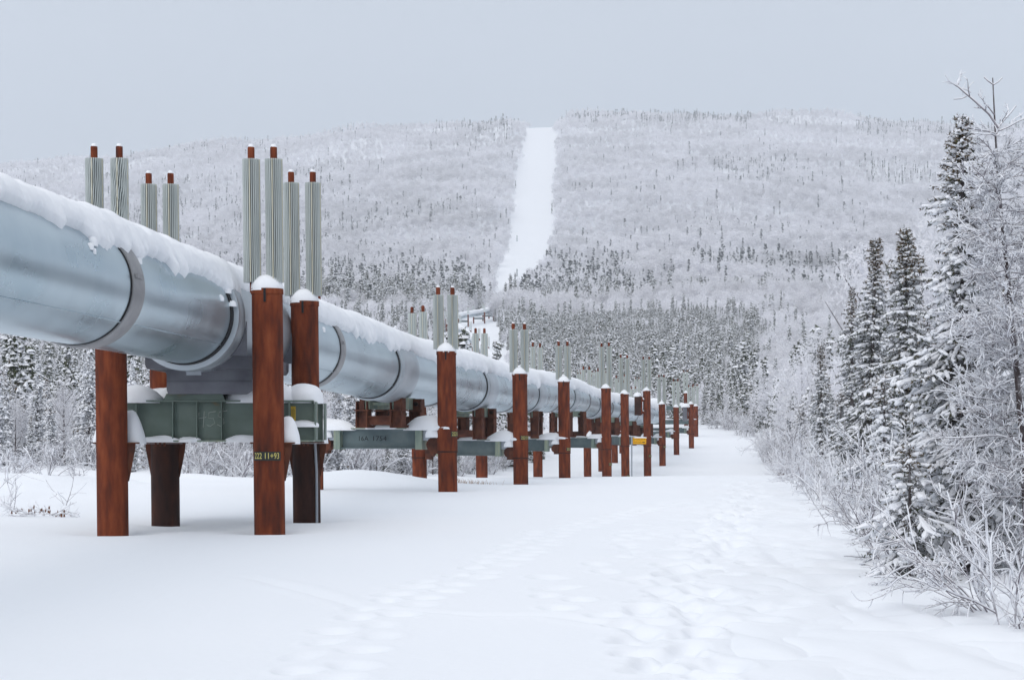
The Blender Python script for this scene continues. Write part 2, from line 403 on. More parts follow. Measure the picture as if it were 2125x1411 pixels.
trail([(1180, 1275), (1150, 1225), (1215, 1170), (1330, 1125), (1290, 1075)], 0.55, .2, .05, .16, .12, .3)
trail([(1560, 1280), (1640, 1180), (1600, 1100), (1580, 1050)], 0.6, .35, .05, .2, .2, .3)
GROOVES = [([(500, 1195), (620, 1222), (740, 1258), (1000, 1276), (1150, 1276), (1300, 1300), (1480, 1350), (1700, 1372)], .10, .030),
           ([(1400, 1250), (1520, 1300), (1640, 1345), (1900, 1400)], .12, .03),
           ([(1500, 1060), (1620, 1160), (1760, 1240), (1960, 1330), (2120, 1390)], .16, .05)]

def build_ground():
    a = np.concatenate([np.arange(-180, -19, 2.5), np.arange(-18.4, 18.4, 0.042), np.arange(19, 178, 2.5)])
    r = [0.4]
    while r[-1] < 6400:
        k = r[-1]; r.append(k * (1.15 if k < 9 else 1.0026 if k < 55 else 1.0065 if k < 300 else 1.012))
    r = np.array(r); na, nr = len(a), len(r)
    A, RR = np.meshgrid(np.radians(a), r)
    X, Y = (RR * np.sin(A)), (RR * np.cos(A))
    Z = ground(X, Y, True)
    i1 = int(np.searchsorted(r, 70)); xs, ys = X[:i1], Y[:i1]; D = np.zeros_like(xs)
    rn = np.hypot
    for (x, y, rx, ry, rot, dep) in DENTS:
        d0 = math.hypot(x, y); j0, j1 = np.searchsorted(r, [d0 - .8, d0 + .8]); j1 = min(j1, i1)
        an = math.degrees(math.atan2(x, y)); w = math.degrees(.8 / d0)
        k0, k1 = np.searchsorted(a, [an - w, an + w])
        if j1 <= j0 or k1 <= k0: continue
        dx, dy = xs[j0:j1, k0:k1] - x, ys[j0:j1, k0:k1] - y
        c, s_ = math.cos(rot), math.sin(rot)
        q = ((dx * c - dy * s_) / rx) ** 2 + ((dx * s_ + dy * c) / ry) ** 2
        D[j0:j1, k0:k1] += -dep * .85 * np.exp(-q ** 2.0) + dep * 0.16 * np.exp(-((np.sqrt(q) - 1.45) / .35) ** 2) * (0.6 + 0.8 * vn(dx * 9 + x, dy * 9 + y, 7))
    for pts, wd, dep in GROOVES:
        P = [px_ground(*p) for p in pts]
        best = np.full(xs.shape, 9.0)
        for (x0, y0), (x1, y1) in zip(P[:-1], P[1:]):
            L2 = (x1 - x0) ** 2 + (y1 - y0) ** 2
            t = np.clip(((xs - x0) * (x1 - x0) + (ys - y0) * (y1 - y0)) / L2, 0, 1)
            best = np.minimum(best, np.hypot(xs - x0 - t * (x1 - x0), ys - y0 - t * (y1 - y0)) + 0.12 * np.abs(vn(xs * 1.2, ys * 1.2, 77)))
        br = 0.5 + vn(xs / 1.7, ys / 1.7, 71)
        D += -dep * np.exp(-(best / wd) ** 2) * br + dep * .5 * np.exp(-((best - 2 * wd) / wd) ** 2) * br
    Z[:i1] += D
    V = np.stack([X, Y, Z], -1).reshape(-1, 3)
    i = np.arange(nr - 1)[:, None] * na; j = np.arange(na)[None, :]; j2 = (j + 1) % na
    F = np.stack([i + j, i + j2, i + na + j2, i + na + j], -1).reshape(-1, 4)[:, ::-1]
    mb = MB(); mb.add(V, F)
    mb.add(np.concatenate([V[:na], [[0, 0, 0.02]]]), [[q, (q + 1) % na, na] for q in range(na)][::-1])
    o = mb.build('snow_ground', M['ground_snow'], smooth=True)
    tag(o, kind='structure')
build_ground()

# ------------------------------------------------------------------ the pipeline
def catmull(P, step):
    P = np.array(P, float); P = np.vstack([2 * P[0] - P[1], P, 2 * P[-1] - P[-2]]); out = []
    for i in range(1, len(P) - 2):
        p0, p1, p2, p3 = P[i - 1:i + 3]
        n = max(2, int(np.linalg.norm(p2 - p1) / step(p1[1])))
        d0, d1, d2 = (np.linalg.norm(p1 - p0) ** .5, np.linalg.norm(p2 - p1) ** .5, np.linalg.norm(p3 - p2) ** .5)
        for t in np.linspace(0, 1, n, endpoint=False):
            m1 = (p2 - p1) + d1 * d1 * ((p1 - p0) / (d0 * d0) - (p2 - p0) / (d0 * d0 + d1 * d1)) * 1.0
            m2 = (p2 - p1) + d1 * d1 * ((p3 - p2) / (d2 * d2) - (p3 - p1) / (d1 * d1 + d2 * d2)) * 1.0
            m1 = (p2 - p0) / (d0 * d0 + d1 * d1) * d1 * d1; m2 = (p3 - p1) / (d1 * d1 + d2 * d2) * d1 * d1
            t2, t3 = t * t, t * t * t
            out.append((2 * t3 - 3 * t2 + 1) * p1 + (t3 - 2 * t2 + t) * m1 + (-2 * t3 + 3 * t2) * p2 + (t3 - t2) * m2)
    out.append(P[-2]); return np.array(out)
PP = [(-8.5, -8, 3.52), (-6.55, 11, 3.47), (-5.26, 23.5, 3.41), (-4.77, 28.2, 3.36), (-4.45, 32, 3.31), (-3.95, 36.6, 3.25), (-3.10, 44.8, 3.16), (-1.33, 59, 3.10),
      (.49, 75, 3.22), (2.34, 90, 3.42), (4.45, 108, 3.33), (6.2, 118, 3.2), (9.2, 136, 3.13), (10.8, 144, 3.3), (11.1, 155, 3.6)]
for px_, d_ in ((1293, 182), (1226, 228), (1130, 290), (1045, 370), (1000, 430), (962, 492), (936, 535), (955, 572), (1000, 612), (1030, 680), (1045, 800), (1042, 900), (1036, 1000)):
    X_ = wx(px_, d_); PP.append((X_, d_, gz(X_, d_) + 3.1))
PATH = catmull(PP, lambda y: 0.12 if y < 60 else 0.3 if y < 170 else 2.0)
PS = np.concatenate([[0], np.cumsum(np.linalg.norm(np.diff(PATH, axis=0), axis=1))])
SMAX = PS[-1]
def pat(s): return np.stack([np.interp(s, PS, PATH[:, i]) for i in range(3)], -1)
def s_at_y(y): return float(np.interp(y, PATH[:, 1], PS))
def frame(s):
    p = pat(s); t = pat(np.asarray(s) + .35) - pat(np.asarray(s) - .35)
    t = t / (np.linalg.norm(t, axis=-1, keepdims=True) + 1e-9)
    side = np.cross(t, [0, 0, 1.0]); side /= np.linalg.norm(side, axis=-1, keepdims=True)
    up = np.cross(side, t); return p, t, side, up       # side points right of travel
def sweep(S, rad, nth=72, m=0, mb=None, closed_ends=True):
    S = np.asarray(S, float); rad = np.broadcast_to(rad, S.shape)
    p, t, sd_, up = frame(S); a = np.arange(nth) / nth * 2 * math.pi
    V = p[:, None, :] + rad[:, None, None] * (np.sin(a)[None, :, None] * sd_[:, None, :] + np.cos(a)[None, :, None] * up[:, None, :])
    n = len(S); i = np.arange(n - 1)[:, None] * nth; j = np.arange(nth)[None, :]; j2 = (j + 1) % nth
    F = np.stack([i + j, i + nth + j, i + nth + j2, i + j2], -1).reshape(-1, 4)
    mb = mb or MB(); mb.add(V.reshape(-1, 3), F, m)
    if closed_ends:
        mb.add(V[0], [list(range(nth))], m); mb.add(V[-1], [list(range(nth))[::-1]], m)
    return mb
PR = 0.705
pl_root = empty('pipeline', (-6.55, 11, 0), 'long elevated silver pipeline running under a thick ridge of snow towards the hill', 'pipeline')
sA = s_at_y(28.2)
S_near = np.concatenate([np.arange(0, s_at_y(60), .25), np.arange(s_at_y(60), s_at_y(172), .5), np.arange(s_at_y(172), SMAX, 3.0)])
sweep(S_near, PR).build('pipe_jacket', M['jacket'], pl_root, smooth=True, sharp=50)
BENT_Y = [44.8, 59.3, 75.0, 90.2, 107, 117.5, 135.5]
# lengthwise lap seams, low on both sides
mb = MB()
for ang in (128, -60, -125):
    S = S_near[S_near < s_at_y(160)]; p, t, sd_, up = frame(S); a = R(ang)
    rr = PR + 0.004
    mb.tube(p + rr * (math.sin(a) * sd_ + math.cos(a) * up), 0.010, 4, 0)
mb.build('lap_seam', M['jacket'], pl_root, smooth=True)
# clamp bands midway between supports
for y, w in ((23.3, .46), (36.6, .42), (51.2, .34), (66.5, .3), (82.5, .3), (98.5, .3), (112.5, .3), (126.5, .3), (14, .45)):
    s0 = s_at_y(y)
    b = sweep([s0, s0 + .002, s0 + .03, s0 + w - .03, s0 + w - .002, s0 + w], [PR + .01, PR + .026, PR + .034, PR + .034, PR + .026, PR + .01]).build('clamp_band', M['band'], pl_root, smooth=True, sharp=40)
    sweep([s0 - .045, s0 + .001], [PR + .008, PR + .008]).build('band_gap', M['black'], b, smooth=True, sharp=40)
    mb = MB(); p, t, sd_, up = frame(np.array([s0 + w / 2])); a = R(80)
    q = p[0] + (PR + .036) * (math.sin(a) * sd_[0] + math.cos(a) * up[0])
    mb.box(q, (.03, w * .8, .05)); mb.build('band_buckle', M['band'], b)
# expansion sleeves at each support: black gap, lip, pale sleeve
for y, L, r0 in [(28.15, 5.0, .79)] + [(y - 1.2, 2.5, .745) for y in BENT_Y]:
    s0 = s_at_y(y); big = r0 > .77
    prof = [(0, PR + .02), (.004, r0 + .012), (.05, r0 + .018), (.075, r0), (.35, r0 - .005), (.40, r0 + .012), (.45, r0 - .004), (L - .45, r0), (L - .4, r0 + .012), (L - .05, r0 + .012), (L, PR + .012)]
    b = sweep([s0 + q for q, _ in prof], [q for _, q in prof]).build('expansion_sleeve', M['sleeve'], pl_root, smooth=True, sharp=35)
    sweep([s0 - .13, s0 - .128, s0 - .001, s0 + .001], [PR, PR + .016, PR + .022, PR + .0]).build('gap_seal', M['black'], b, smooth=True, sharp=40)
    if big:
        mb = MB(); p, t, sd_, up = frame(np.array([s0 - .06]))
        for ang in (62, 78):
            a = R(ang); mb.dome(p[0] + (PR + .02) * (math.sin(a) * sd_[0] + math.cos(a) * up[0]), .07, .09, .06, seed=ang, nu=10, nv=5)
        mb.build('snow', M['snow'], b, smooth=True)

# ridge of snow on the pipe
def snow_ridge():
    S = np.concatenate([np.arange(0.5, s_at_y(16), .2), np.arange(s_at_y(16), s_at_y(40), .018), np.arange(s_at_y(40), s_at_y(66), .04), np.arange(s_at_y(66), s_at_y(172), .1), np.arange(s_at_y(172), SMAX, 2.0)])
    nth = 55; p, t, sd_, up = frame(S); Y = p[:, 1]
    TH = []; ED = []
    for k, sgn in ((1, 1), (2, -1)):
        base = np.interp(Y, [10, 20, 24, 28, 33, 45, 75, 140, 400], [34, 38, 47, 54, 50, 52, 54, 56, 60])
        spike = np.maximum(0, vn(S / 0.16, S * 0, 13 * k) + vn(S / 0.5, S * 0, 14 * k) - 0.32) * 46
        th = base + 7 * vn(S / 2.3, S * 0, 11 * k); ed = 5 * vn(S / .6, S * 0, 12 * k) + 3.2 * vn(S / .15, S * 0, 16 * k) + 4.2 * vn(S / .05, S * 0, 15 * k) + np.minimum(spike, 15)
        # longer tongues over the sleeves
        for y in [28.3, 23.4] + [q - 1.1 for q in BENT_Y]:
            ed = ed + 12 * np.exp(-((S - s_at_y(y)) / .35) ** 2) * (0.8 + vn(S / .12, S * 0, 19 * k))
        TH.append(np.radians(th)); ED.append(np.radians(ed))
    T0 = np.interp(Y, [10, 20.5, 24.5, 30, 45, 90, 140, 500], [.19, .19, .25, .26, .26, .27, .28, .65])
    T = T0 * (1 + .30 * vn(S / 3.1, S * 0, 23) + .12 * vn(S / .9, S * 0, 24))
    v = np.linspace(-1, 1, nth); v = np.sign(v) * np.abs(v) ** 0.62
    th = np.where(v[None, :] >= 0, v[None, :] * TH[0][:, None] + v[None, :] ** 10 * ED[0][:, None], v[None, :] * TH[1][:, None] - v[None, :] ** 10 * ED[1][:, None])
    lump = fbm(S[:, None] / .35 + 0 * th, th * 3.1, 29, 3); lump2 = fbm(S[:, None] / .075 + 0 * th, th * 11, 37, 2)
    prof = (1 - np.abs(v[None, :]) ** 2.6) ** .62
    rr = PR + .006 + T[:, None] * prof * (1 + .10 * lump * prof) + (.02 * lump + .012 * lump2) * np.minimum(1, prof * 3) + 0.045 * (np.abs(v[None, :]) < .999)
    rr[:, 0] = PR - .03; rr[:, -1] = PR - .03
    V = p[:, None, :] + rr[..., None] * (np.sin(th)[..., None] * sd_[:, None, :] + np.cos(th)[..., None] * up[:, None, :])
    n = len(S); i = np.arange(n - 1)[:, None] * nth; j = np.arange(nth - 1)[None, :]
    F = np.stack([i + j, i + nth + j, i + nth + j + 1, i + j + 1], -1).reshape(-1, 4)
    mb = MB(); mb.add(V.reshape(-1, 3), F); mb.add(V[0], [list(range(nth))]); mb.add(V[-1], [list(range(nth))[::-1]])
    # clinging scraps below the edge
    for y, ang, r in ((22.2, 56, .07), (22.0, 62, .05), (22.05, 66, .04), (23.9, 60, .05), (27.6, 74, .05), (34.6, 66, .06), (35.3, 68, .05), (50, 66, .05)):
        q, t_, s_, u_ = frame(np.array([s_at_y(y)])); a = R(ang)
        mb.dome(q[0] + (PR - .01) * (math.sin(a) * s_[0] + math.cos(a) * u_[0]), r, r * 1.4, r * 1.2, seed=int(y * 7), nu=10, nv=6, nz=.3)
    mb.build('snow_ridge', M['snow'], pl_root, smooth=True)
snow_ridge()

# ------------------------------------------------------------------ text helper
def text_verts(txt, size, extrude=0.0):
    cu = bpy.data.curves.new('t', 'FONT'); cu.body = txt; cu.size = size; cu.align_x = 'CENTER'; cu.align_y = 'CENTER'; cu.extrude = extrude; cu.resolution_u = 2
    o = bpy.data.objects.new('t', cu); COL.objects.link(o)
    dg = bpy.context.evaluated_depsgraph_get(); me = bpy.data.meshes.new_from_object(o.evaluated_get(dg))
    V = np.array([v.co[:] for v in me.vertices]); F = [list(p.vertices) for p in me.polygons]
    bpy.data.objects.remove(o); bpy.data.curves.remove(cu); bpy.data.meshes.remove(me)
    return V, F
def flat_text(txt, size, center, width=None):
    """faces -Y, reading along +X"""
    V, F = text_verts(txt, size)
    if width: V[:, 0] *= width / (V[:, 0].max() - V[:, 0].min())
    mb = MB(); W = np.stack([V[:, 0] + center[0], np.full(len(V), center[1]), V[:, 1] + center[2]], 1)
    for k in set(map(len, F)): mb.add(W, [f for f in F if len(f) == k])
    return mb
def bent_text(txt, c, r, z, phi0, width, size):
    """text wrapped on an upright cylinder; phi0 = degrees right of facing the camera"""
    V, F = text_verts(txt, size)
    V[:, 0] *= width / (V[:, 0].max() - V[:, 0].min())
    ph = V[:, 0] / r + R(phi0)
    W = np.stack([c[0] + r * np.sin(ph), c[1] - r * np.cos(ph), z + V[:, 1]], 1)
    mb = MB()
    for k in set(map(len, F)): mb.add(W, [f for f in F if len(f) == k])
    return mb
def wrap_plate(c, r, z, h, phi0, arc):
    n = 14; ph = R(phi0) + np.linspace(-arc / 2, arc / 2, n)
    P = []
    for rr, zz in ((r, z - h / 2), (r, z + h / 2), (r - .006, z + h / 2), (r - .006, z - h / 2)):
        P += [(c[0] + rr * math.sin(a), c[1] - rr * math.cos(a), zz) for a in ph]
    F = []
    for q in range(4):
        q2 = (q + 1) % 4
        F += [[q * n + i, q * n + i + 1, q2 * n + i + 1, q2 * n + i] for i in range(n - 1)]
    mb = MB(); mb.add(P, F); return mb
def lean(mb, zg, k=0.011):
    for V in mb.v: V[:, 0] -= (V[:, 2] - zg) * k
    return mb

PIR = 0.2285
def star(c, z0, z1, nf, r0, r1, wavy=0.0, rows=1, seed=0):
    """finned radiator: nf thin upright fins round a core"""
    prof = []
    for i in range(nf):
        a = i / nf * 2 * math.pi
        prof += [(r0, a - .5 * 2 * math.pi / nf * .95), (r1, a - .012 / r1 * .35), (r1, a + .012 / r1 * .35)]
    k = len(prof); V = []
    for q in range(rows + 1):
        z = z0 + (z1 - z0) * q / rows
        for rr, a in prof:
            w = wavy * math.sin(q / rows * 30 + a * 3 + seed) * (rr > r0)
            V.append((c[0] + rr * math.cos(a + w), c[1] + rr * math.sin(a + w), z))
    F = [[q * k + i, q * k + (i + 1) % k, (q + 1) * k + (i + 1) % k, (q + 1) * k + i] for q in range(rows) for i in range(k)]
    mb = MB(); mb.add(V, F, 0); mb.add(V[:k], [list(range(k))[::-1]], 0); mb.add(V[-k:], [list(range(k))], 0)
    return mb
def heat_pipe(root, x, y, z0, ztip, zg, det=2, wavy=0.0, finlow=0.06, r1=.128):
    k = 12 if det > 1 else 6
    mb = MB(); mb.cyl((x, y), .042, z0 - .05, ztip - .2, k); mb.cyl((x, y), .052, ztip - .22, ztip - .03, k); mb.cyl((x, y), .052, ztip - .03, ztip, k, r2=.03)
    h = lean(mb, zg).build('heat_pipe', M['rust'], root, smooth=True, sharp=40)
    if det > 0:
        nf = {2: 26, 1: 12}[det]
        st = star((x, y), z0 + finlow, ztip - .2, nf, .075, r1, wavy, 46 if wavy else 1, x)
        for a in (-95, -15, 60):
            st.box((x + (r1 - .004) * math.cos(R(a)), y + (r1 - .004) * math.sin(R(a)), (z0 + finlow + ztip - .2) / 2), (.013, .013, ztip - .2 - z0 - finlow - .01), 1)
        lean(st, zg).build('radiator', [M['fin'], M['fincore']], h)
    else:
        st = MB(); st.cyl((x, y), .12, z0 + finlow, ztip - .2, 8); lean(st, zg).build('radiator', M['fin'], h)
    if det == 2:
        sn = MB(); sn.dome((x, y, ztip - .005), .045, .045, .03, nu=10, nv=5); lean(sn, zg).build('snow_cap', M['snow'], h, smooth=True)
    return h
def pile(root, x, y, ztop, zg, det=2, collar=None, darkbelow=None, seed=0, m=None):
    k = 40 if det > 1 else 14 if det else 8
    mb = MB(); mats = [M['rust'], M['dark_rust'], M['black']]
    zl = zg - 1.2
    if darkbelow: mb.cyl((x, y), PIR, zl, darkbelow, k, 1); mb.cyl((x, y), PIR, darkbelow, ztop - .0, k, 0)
    else: mb.cyl((x, y), PIR, zl, ztop, k, 0)
    if det:
        mb.cyl((x, y), PIR + .012, ztop - .075, ztop + .004, k, 0)
        if collar:
            mb.cyl((x, y), PIR + .014, collar - .55, collar, k, 0); mb.cyl((x, y), PIR + .02, collar - .585, collar - .55, k, 1)
    if det == 2:
        for i in range(1):
            a = R(-92); mb.box((x + (PIR + .011) * math.cos(a), y + (PIR + .011) * math.sin(a), ztop - .1), (.035, .012, .2), 2, a + R(90))
    p = lean(mb, zg).build('pile', mats, root, smooth=True, sharp=40)
    sn = MB(); rr = PIR * (1.06 if det else 1.1)
    sn.dome((x, y, ztop + (.004 if det else -.01)), rr, rr, .215 if det == 2 else .24, nu=24 if det > 1 else 12, nv=10 if det > 1 else 6, pw=1.95, nz=.05, seed=seed)
    lean(sn, zg).build('snow_cap', M['snow'], p, smooth=True)
    return p
def plate_on(p, x, y, z, zg, phi, txt, arc=1.78):
    xx = x - (z - zg) * .011
    q = wrap_plate((xx, y), PIR + (.018 if z < 99 else 0), z, .13, phi, arc).build('number_plate', M['plate'], p)
    bent_text(txt, (xx, y), PIR + .0205, z, phi, arc * PIR * .94, .125).build('digits', M['yellow'], p)

# ------------------------------------------------------------------ supports
def lat_box(mb, o, l, f, a0, a1, b0, b1, z0, z1, m=0):
    """box spanning a along lateral l and b along forward f from origin o"""
    V = []
    for a in (a0, a1):
        for b in (b0, b1):
            for z in (z0, z1):
                V.append((o[0] + l[0] * a + f[0] * b, o[1] + l[1] * a + f[1] * b, z))
    mb.add(V, [[0, 1, 3, 2], [4, 6, 7, 5], [0, 4, 5, 1], [2, 3, 7, 6], [0, 2, 6, 4], [1, 5, 7, 3]], m)
def support(name_lbl, PRt, PLt, ztop, ztip, zbeam, det=2, plate=None, stencil=None, seed=0, zgR=None, zgL=None, longbeam=False, group='pipeline supports beyond the anchor'):
    xr, yr = PRt; xl, yl = PLt
    zgR = gz(xr, yr) if zgR is None else zgR; zgL = gz(xl, yl) if zgL is None else zgL
    cx, cy = (xr + xl) / 2, (yr + yl) / 2
    root = empty('pipe_support', (cx, cy, min(zgR, zgL)), name_lbl, 'pipe support', group)
    D = math.hypot(xr - xl, yr - yl); l = ((xr - xl) / D, (yr - yl) / D); f = (-l[1], l[0])
    o = (cx, cy); h = D / 2; H = .5; zb = zbeam
    pr = pile(root, xr, yr, ztop[0], zgR, det, collar=zb + .0 if det else None, seed=seed)
    pl = pile(root, xl, yl, ztop[1], zgL, det, collar=zb if det else None, seed=seed + 3)
    if plate: plate_on(pr, xr, yr, plate[0], zgR, plate[1], plate[2])
    for (x, y, zt, tip, zg, s) in ((xr, yr, ztop[0], ztip[0], zgR, 1), (xl, yl, ztop[1], ztip[1], zgL, 2)):
        for q in (-.172, .172):
            heat_pipe(root, x + q - .01, y + .3 * l[1] * q, zt, tip + rng.uniform(-.03, .03), zg, det if det != 2 or s == 1 else 1 if y > 50 else 2)
    b0, b1 = -.13, .13
    mb = MB()
    if det:
        e = h - .78
        lat_box(mb, o, l, f, -e, e, -.012, .012, zb - H + .02, zb - .02, 0)
        lat_box(mb, o, l, f, -e, e, b0, b1, zb - .025, zb, 1); lat_box(mb, o, l, f, -e, e, b0, b1, zb - H, zb - H + .025, 0)
        for a in (-.42, .42): 
            lat_box(mb, o, l, f, a - .008, a + .008, .012, b1 - .01, zb - H + .025, zb - .025, 0)
        for sg in (-1, 1):
            a0, a1 = sorted((sg * e, sg * (e + .17)))
            lat_box(mb, o, l, f, a0, a1, b0 - .03, b1 + .03, zb - H - .02, zb + .002, 1)
            a0, a1 = sorted((sg * (e + .17), sg * (h - .34)))
            lat_box(mb, o, l, f, a0, a1, b0 + .03, b1 - .03, zb - .30, zb - .05, 2)
    else:
        lat_box(mb, o, l, f, -h + .2, h - .2, b0, b1, zb - H, zb, 0)
    cb = mb.build('crossbeam', [M['bluesteel'], M['pale_steel'], M['galv']], root)
    if stencil:
        for word, px0, ww in (('16A', 749.5, .23), ('1754', 783.5, .32)): flat_text(word, .165, (wx(px0, yr - .1), cy - .02 - .14, zb - .26), ww).build('stencil', M['stencil'], cb)
    # snow lying on the beam ends and pile brackets
    sn = MBSet()
    if det:
        for sg, p_, zz in ((1, (xr, yr), zgR), (-1, (xl, yl), zgL)):
            c = (o[0] + l[0] * sg * (h - .55), o[1] + l[1] * sg * (h - .55))
            sn.dome((c[0], c[1], zb - .03), .58, .22, .27 + .08 * math.sin(seed + sg), rz=math.atan2(l[1], l[0]), seed=seed + sg, pw=1.3, nz=.16)
            sn.dome((o[0] + l[0] * sg * (h - .1), o[1] + l[1] * sg * (h - .1), zb), .30, .27, .08, rz=math.atan2(l[1], l[0]), seed=seed + 4 + sg, nz=.2, pw=1.6)
            sn.dome((c[0] + l[0] * sg * .2, c[1] + l[1] * sg * .2 - .14, zb - .2), .17, .07, .17, seed=seed + 2, nz=.35)
        sn.dome((cx, cy, zb - .005), h * .55, .16, .06, rz=math.atan2(l[1], l[0]), seed=seed + 8, nz=.3)
    else:
        sn.dome((cx, cy, zb - .01), h * .95, .2, .22, rz=math.atan2(l[1], l[0]), seed=seed, nu=14, nv=5)
    sn.build('beam_snow', M['snow'], cb, smooth=True)
    if det:
        for sg, p_ in ((1, pr), (-1, pl)):
            mb = MB()
            a0, a1 = sorted((sg * (h - .42), sg * (h - .16)))
            lat_box(mb, o, l, f, a0, a1, -.10, .10, zb - .62, zb - .24, 0)
            mb.tube([(o[0] + l[0] * sg * (h - .36) - f[0] * .11, o[1] + l[1] * sg * (h - .36) - f[1] * .11, zb - .4), (o[0] + l[0] * sg * (h - .36) + f[0] * .11, o[1] + l[1] * sg * (h - .36) + f[1] * .11, zb - .4)], .16, 14)
            mb.build('bracket', M['bracket'], p_)
    # shoe frame between beam and pipe
    if det and not longbeam:
        s0 = s_at_y(cy); p = pat(np.array([s0]))[0]
        ac = (p[0] - cx) * l[0] + (p[1] - cy) * l[1]; zp = p[2] - PR - .04
        mb = MB()
        for bb in (-.55, .55):
            for sg in (-1, 1):
                a = ac + sg * .45
                lat_box(mb, o, l, f, a - .15, a + .15, bb - .02, bb + .02, zb, zp - .0, 0)
                for q in (-.14, .14): lat_box(mb, o, l, f, a + q - .012, a + q + .012, bb - .13, bb + .13, zb, zp + .03, 0)
                lat_box(mb, o, l, f, a - .19, a + .19, bb - .14, bb + .14, zp - .20, zp - .17, 0)
                lat_box(mb, o, l, f, a - .06, a + .16 if sg > 0 else a + .06, bb - .1, bb + .1, zp - .17, zp + .10, 0)
                q0 = (o[0] + l[0] * (a + sg * .22), o[1] + l[1] * (a + sg * .22))
                mb.tube([(q0[0], q0[1] - .16, zp - .03), (q0[0], q0[1] + .16, zp - .03)], .055, 10)
            lat_box(mb, o, l, f, ac - .3, ac + .3, bb - .03, bb + .03, zb + .07, zb + .27, 0)
            lat_box(mb, o, l, f, ac - .3, ac + .3, bb - .1, bb + .1, zb + .26, zb + .28, 0)
        for sg in (-1, 1): lat_box(mb, o, l, f, ac + sg * .45 - .1, ac + sg * .45 + .1, -.5, .5, zb, zb + .07, 0)
        mb.build('shoe_frame', M['bracket'], root)
        g = MB()
        for sg in (-1, 1): lat_box(g, o, l, f, ac + sg * .33 - .06, ac + sg * .33 + .06, -.6, .6, zp - .16, zp + .12, 0)
        lat_box(g, o, l, f, ac - .3, ac + .3, -.45, .45, zp - .06, zp + .01, 0)
        g.build('slide_plate', M['pale_steel'], root)
    return root

SUP = [
 # label, right (px,d), left (px,d), top z (R,L), tip z (R,L), beam z
 ('rusty two-post pipe support nearest beyond the four-post anchor, beam stencilled 16A 1754', (929.5, 45.9), (652, 47.2), (3.61, 3.6), (5.17, 5.1), 1.80, (1.50 + .15, 74, '22212+43'), '16A 1754'),
 ('rusty pipe support second beyond the anchor, its right post marked 222 in yellow', (1081, 59), (871, 60.1), (3.50, 3.5), (5.04, 5.65), 1.50, (1.55, 50, '22212+96'), None),
 ('rusty pipe support third beyond the anchor with a level snow-topped grey beam', (1172, 75), (1000, 75.5), (3.74, 3.7), (5.29, 5.8), 1.52, (1.6 - 27 / FPX * 75, 66, '22213+47'), None),
 ('rusty pipe support fourth beyond the anchor, in front of tall paired radiators', (1259.5, 90.5), (1116.5, 93), (3.84, 3.8), (6.01, 6.1), 1.55, (1.6 - 58 / FPX * 90.5, 70, '22213+98'), None),
 ('rusty pipe support whose right post stands just left of the yellow sign', (1298, 105.7), (1219.5, 115), (3.93, 3.8), (6.08, 5.77), 1.62, (1.6 - 83 / FPX * 105.7, 62, '22214+49'), None),
 ('rusty pipe support with a dark bumper box clamped to its right post', (1344, 116), (1249, 125), (4.33, 4.2), (6.42, 6.0), 1.58, (1.6 - 41 / FPX * 116, 62, '22214+99'), None),
 ('rusty pipe support just right of the post that carries the bumper box', (1375, 135), (1276, 140), (3.84, 3.8), (5.95, 6.0), 1.55, (1.6 - 22 / FPX * 135, 62, '22215+49'), None),
]
for i, (lbl, r_, l_, zt, zp_, zb_, pl_, st_) in enumerate(SUP):
    ro = support(lbl, (wx(*r_), r_[1]), (wx(*l_), l_[1]), zt, zp_, zb_, 2, pl_, st_, seed=i * 7 + 1)
    if i == 5:
        x, y = wx(*r_), r_[1]
        mb = MB(); bx = wx(1323, y)
        mb.box((bx, y - .1, wz(842, y)), (.36, .5, 1.15)); b = mb.build('bumper', M['dark_rust'], ro)
        mb = MB()
        for zz in (wz(831, y), wz(856, y)): mb.box(((bx + .18 + x - .2) / 2, y - .05, zz), (x - .2 - bx - .18 + .1, .2, .14))
        mb.box((bx + .23, y - .1, wz(842, y)), (.09, .42, 1.1)); mb.build('bumper_arm', M['rust'], b)
        mb = MB(); mb.dome((bx, y - .1, wz(842, y) + .575), .26, .3, .22, seed=4); mb.dome((bx + .4, y - .05, wz(831, y) + .07), .14, .1, .12, seed=5); mb.dome((bx + .4, y - .05, wz(856, y) + .07), .14, .1, .1, seed=6)
        mb.build('snow', M['snow'], b, smooth=True)
# supports where the pipeline swings away to the left, with long side beams
for lbl, r_, l_, zt, tip, zb_, bump in (
    ('rusty pipe support with a long snow-covered side beam, first of the bend', (1404, 155), (1291, 158), 3.93, 6.2, 2.0, False),
    ('rusty pipe support at the bend holding a pale bumper plate', (1435, 166), (1316, 172), 4.36, 6.0, 2.35, True),
    ('rusty pipe support at the bend, rightmost and farthest post of the row', (1444.5, 193), (1290, 200), 4.6, 6.85, 3.3, False),
    ('tall rusty pipe support standing behind the pale bumper plate', (1424, 214), (1262, 216), 6.4, 8.9, 5.0, False)):
    xr, yr = wx(*r_), r_[1]; xl, yl = wx(*l_), l_[1]
    ro = support(lbl, (xr, yr), (xl, yl), (zt, zt), (tip, tip), zb_, 1 if yr < 200 else 1, seed=int(yr), longbeam=True)
    if bump:
        bx = wx(1421, yr); mb = MB(); mb.box((bx, yr - .1, wz(859, yr)), (.36, .4, 1.25)); b = mb.build('bumper', M['fairing'], ro)
        mb = MB()
        for zz in (wz(851, yr), wz(866, yr)): mb = MB(); mb.box(((bx + xr) / 2, yr, zz), (xr - bx, .2, .3)); mb.build('bumper_arm', M['rust'], b)
        mb = MB(); mb.dome((bx + .05, yr - .1, wz(859, yr) + .62), .4, .35, .3, seed=4); mb.build('snow', M['snow'], b, smooth=True)
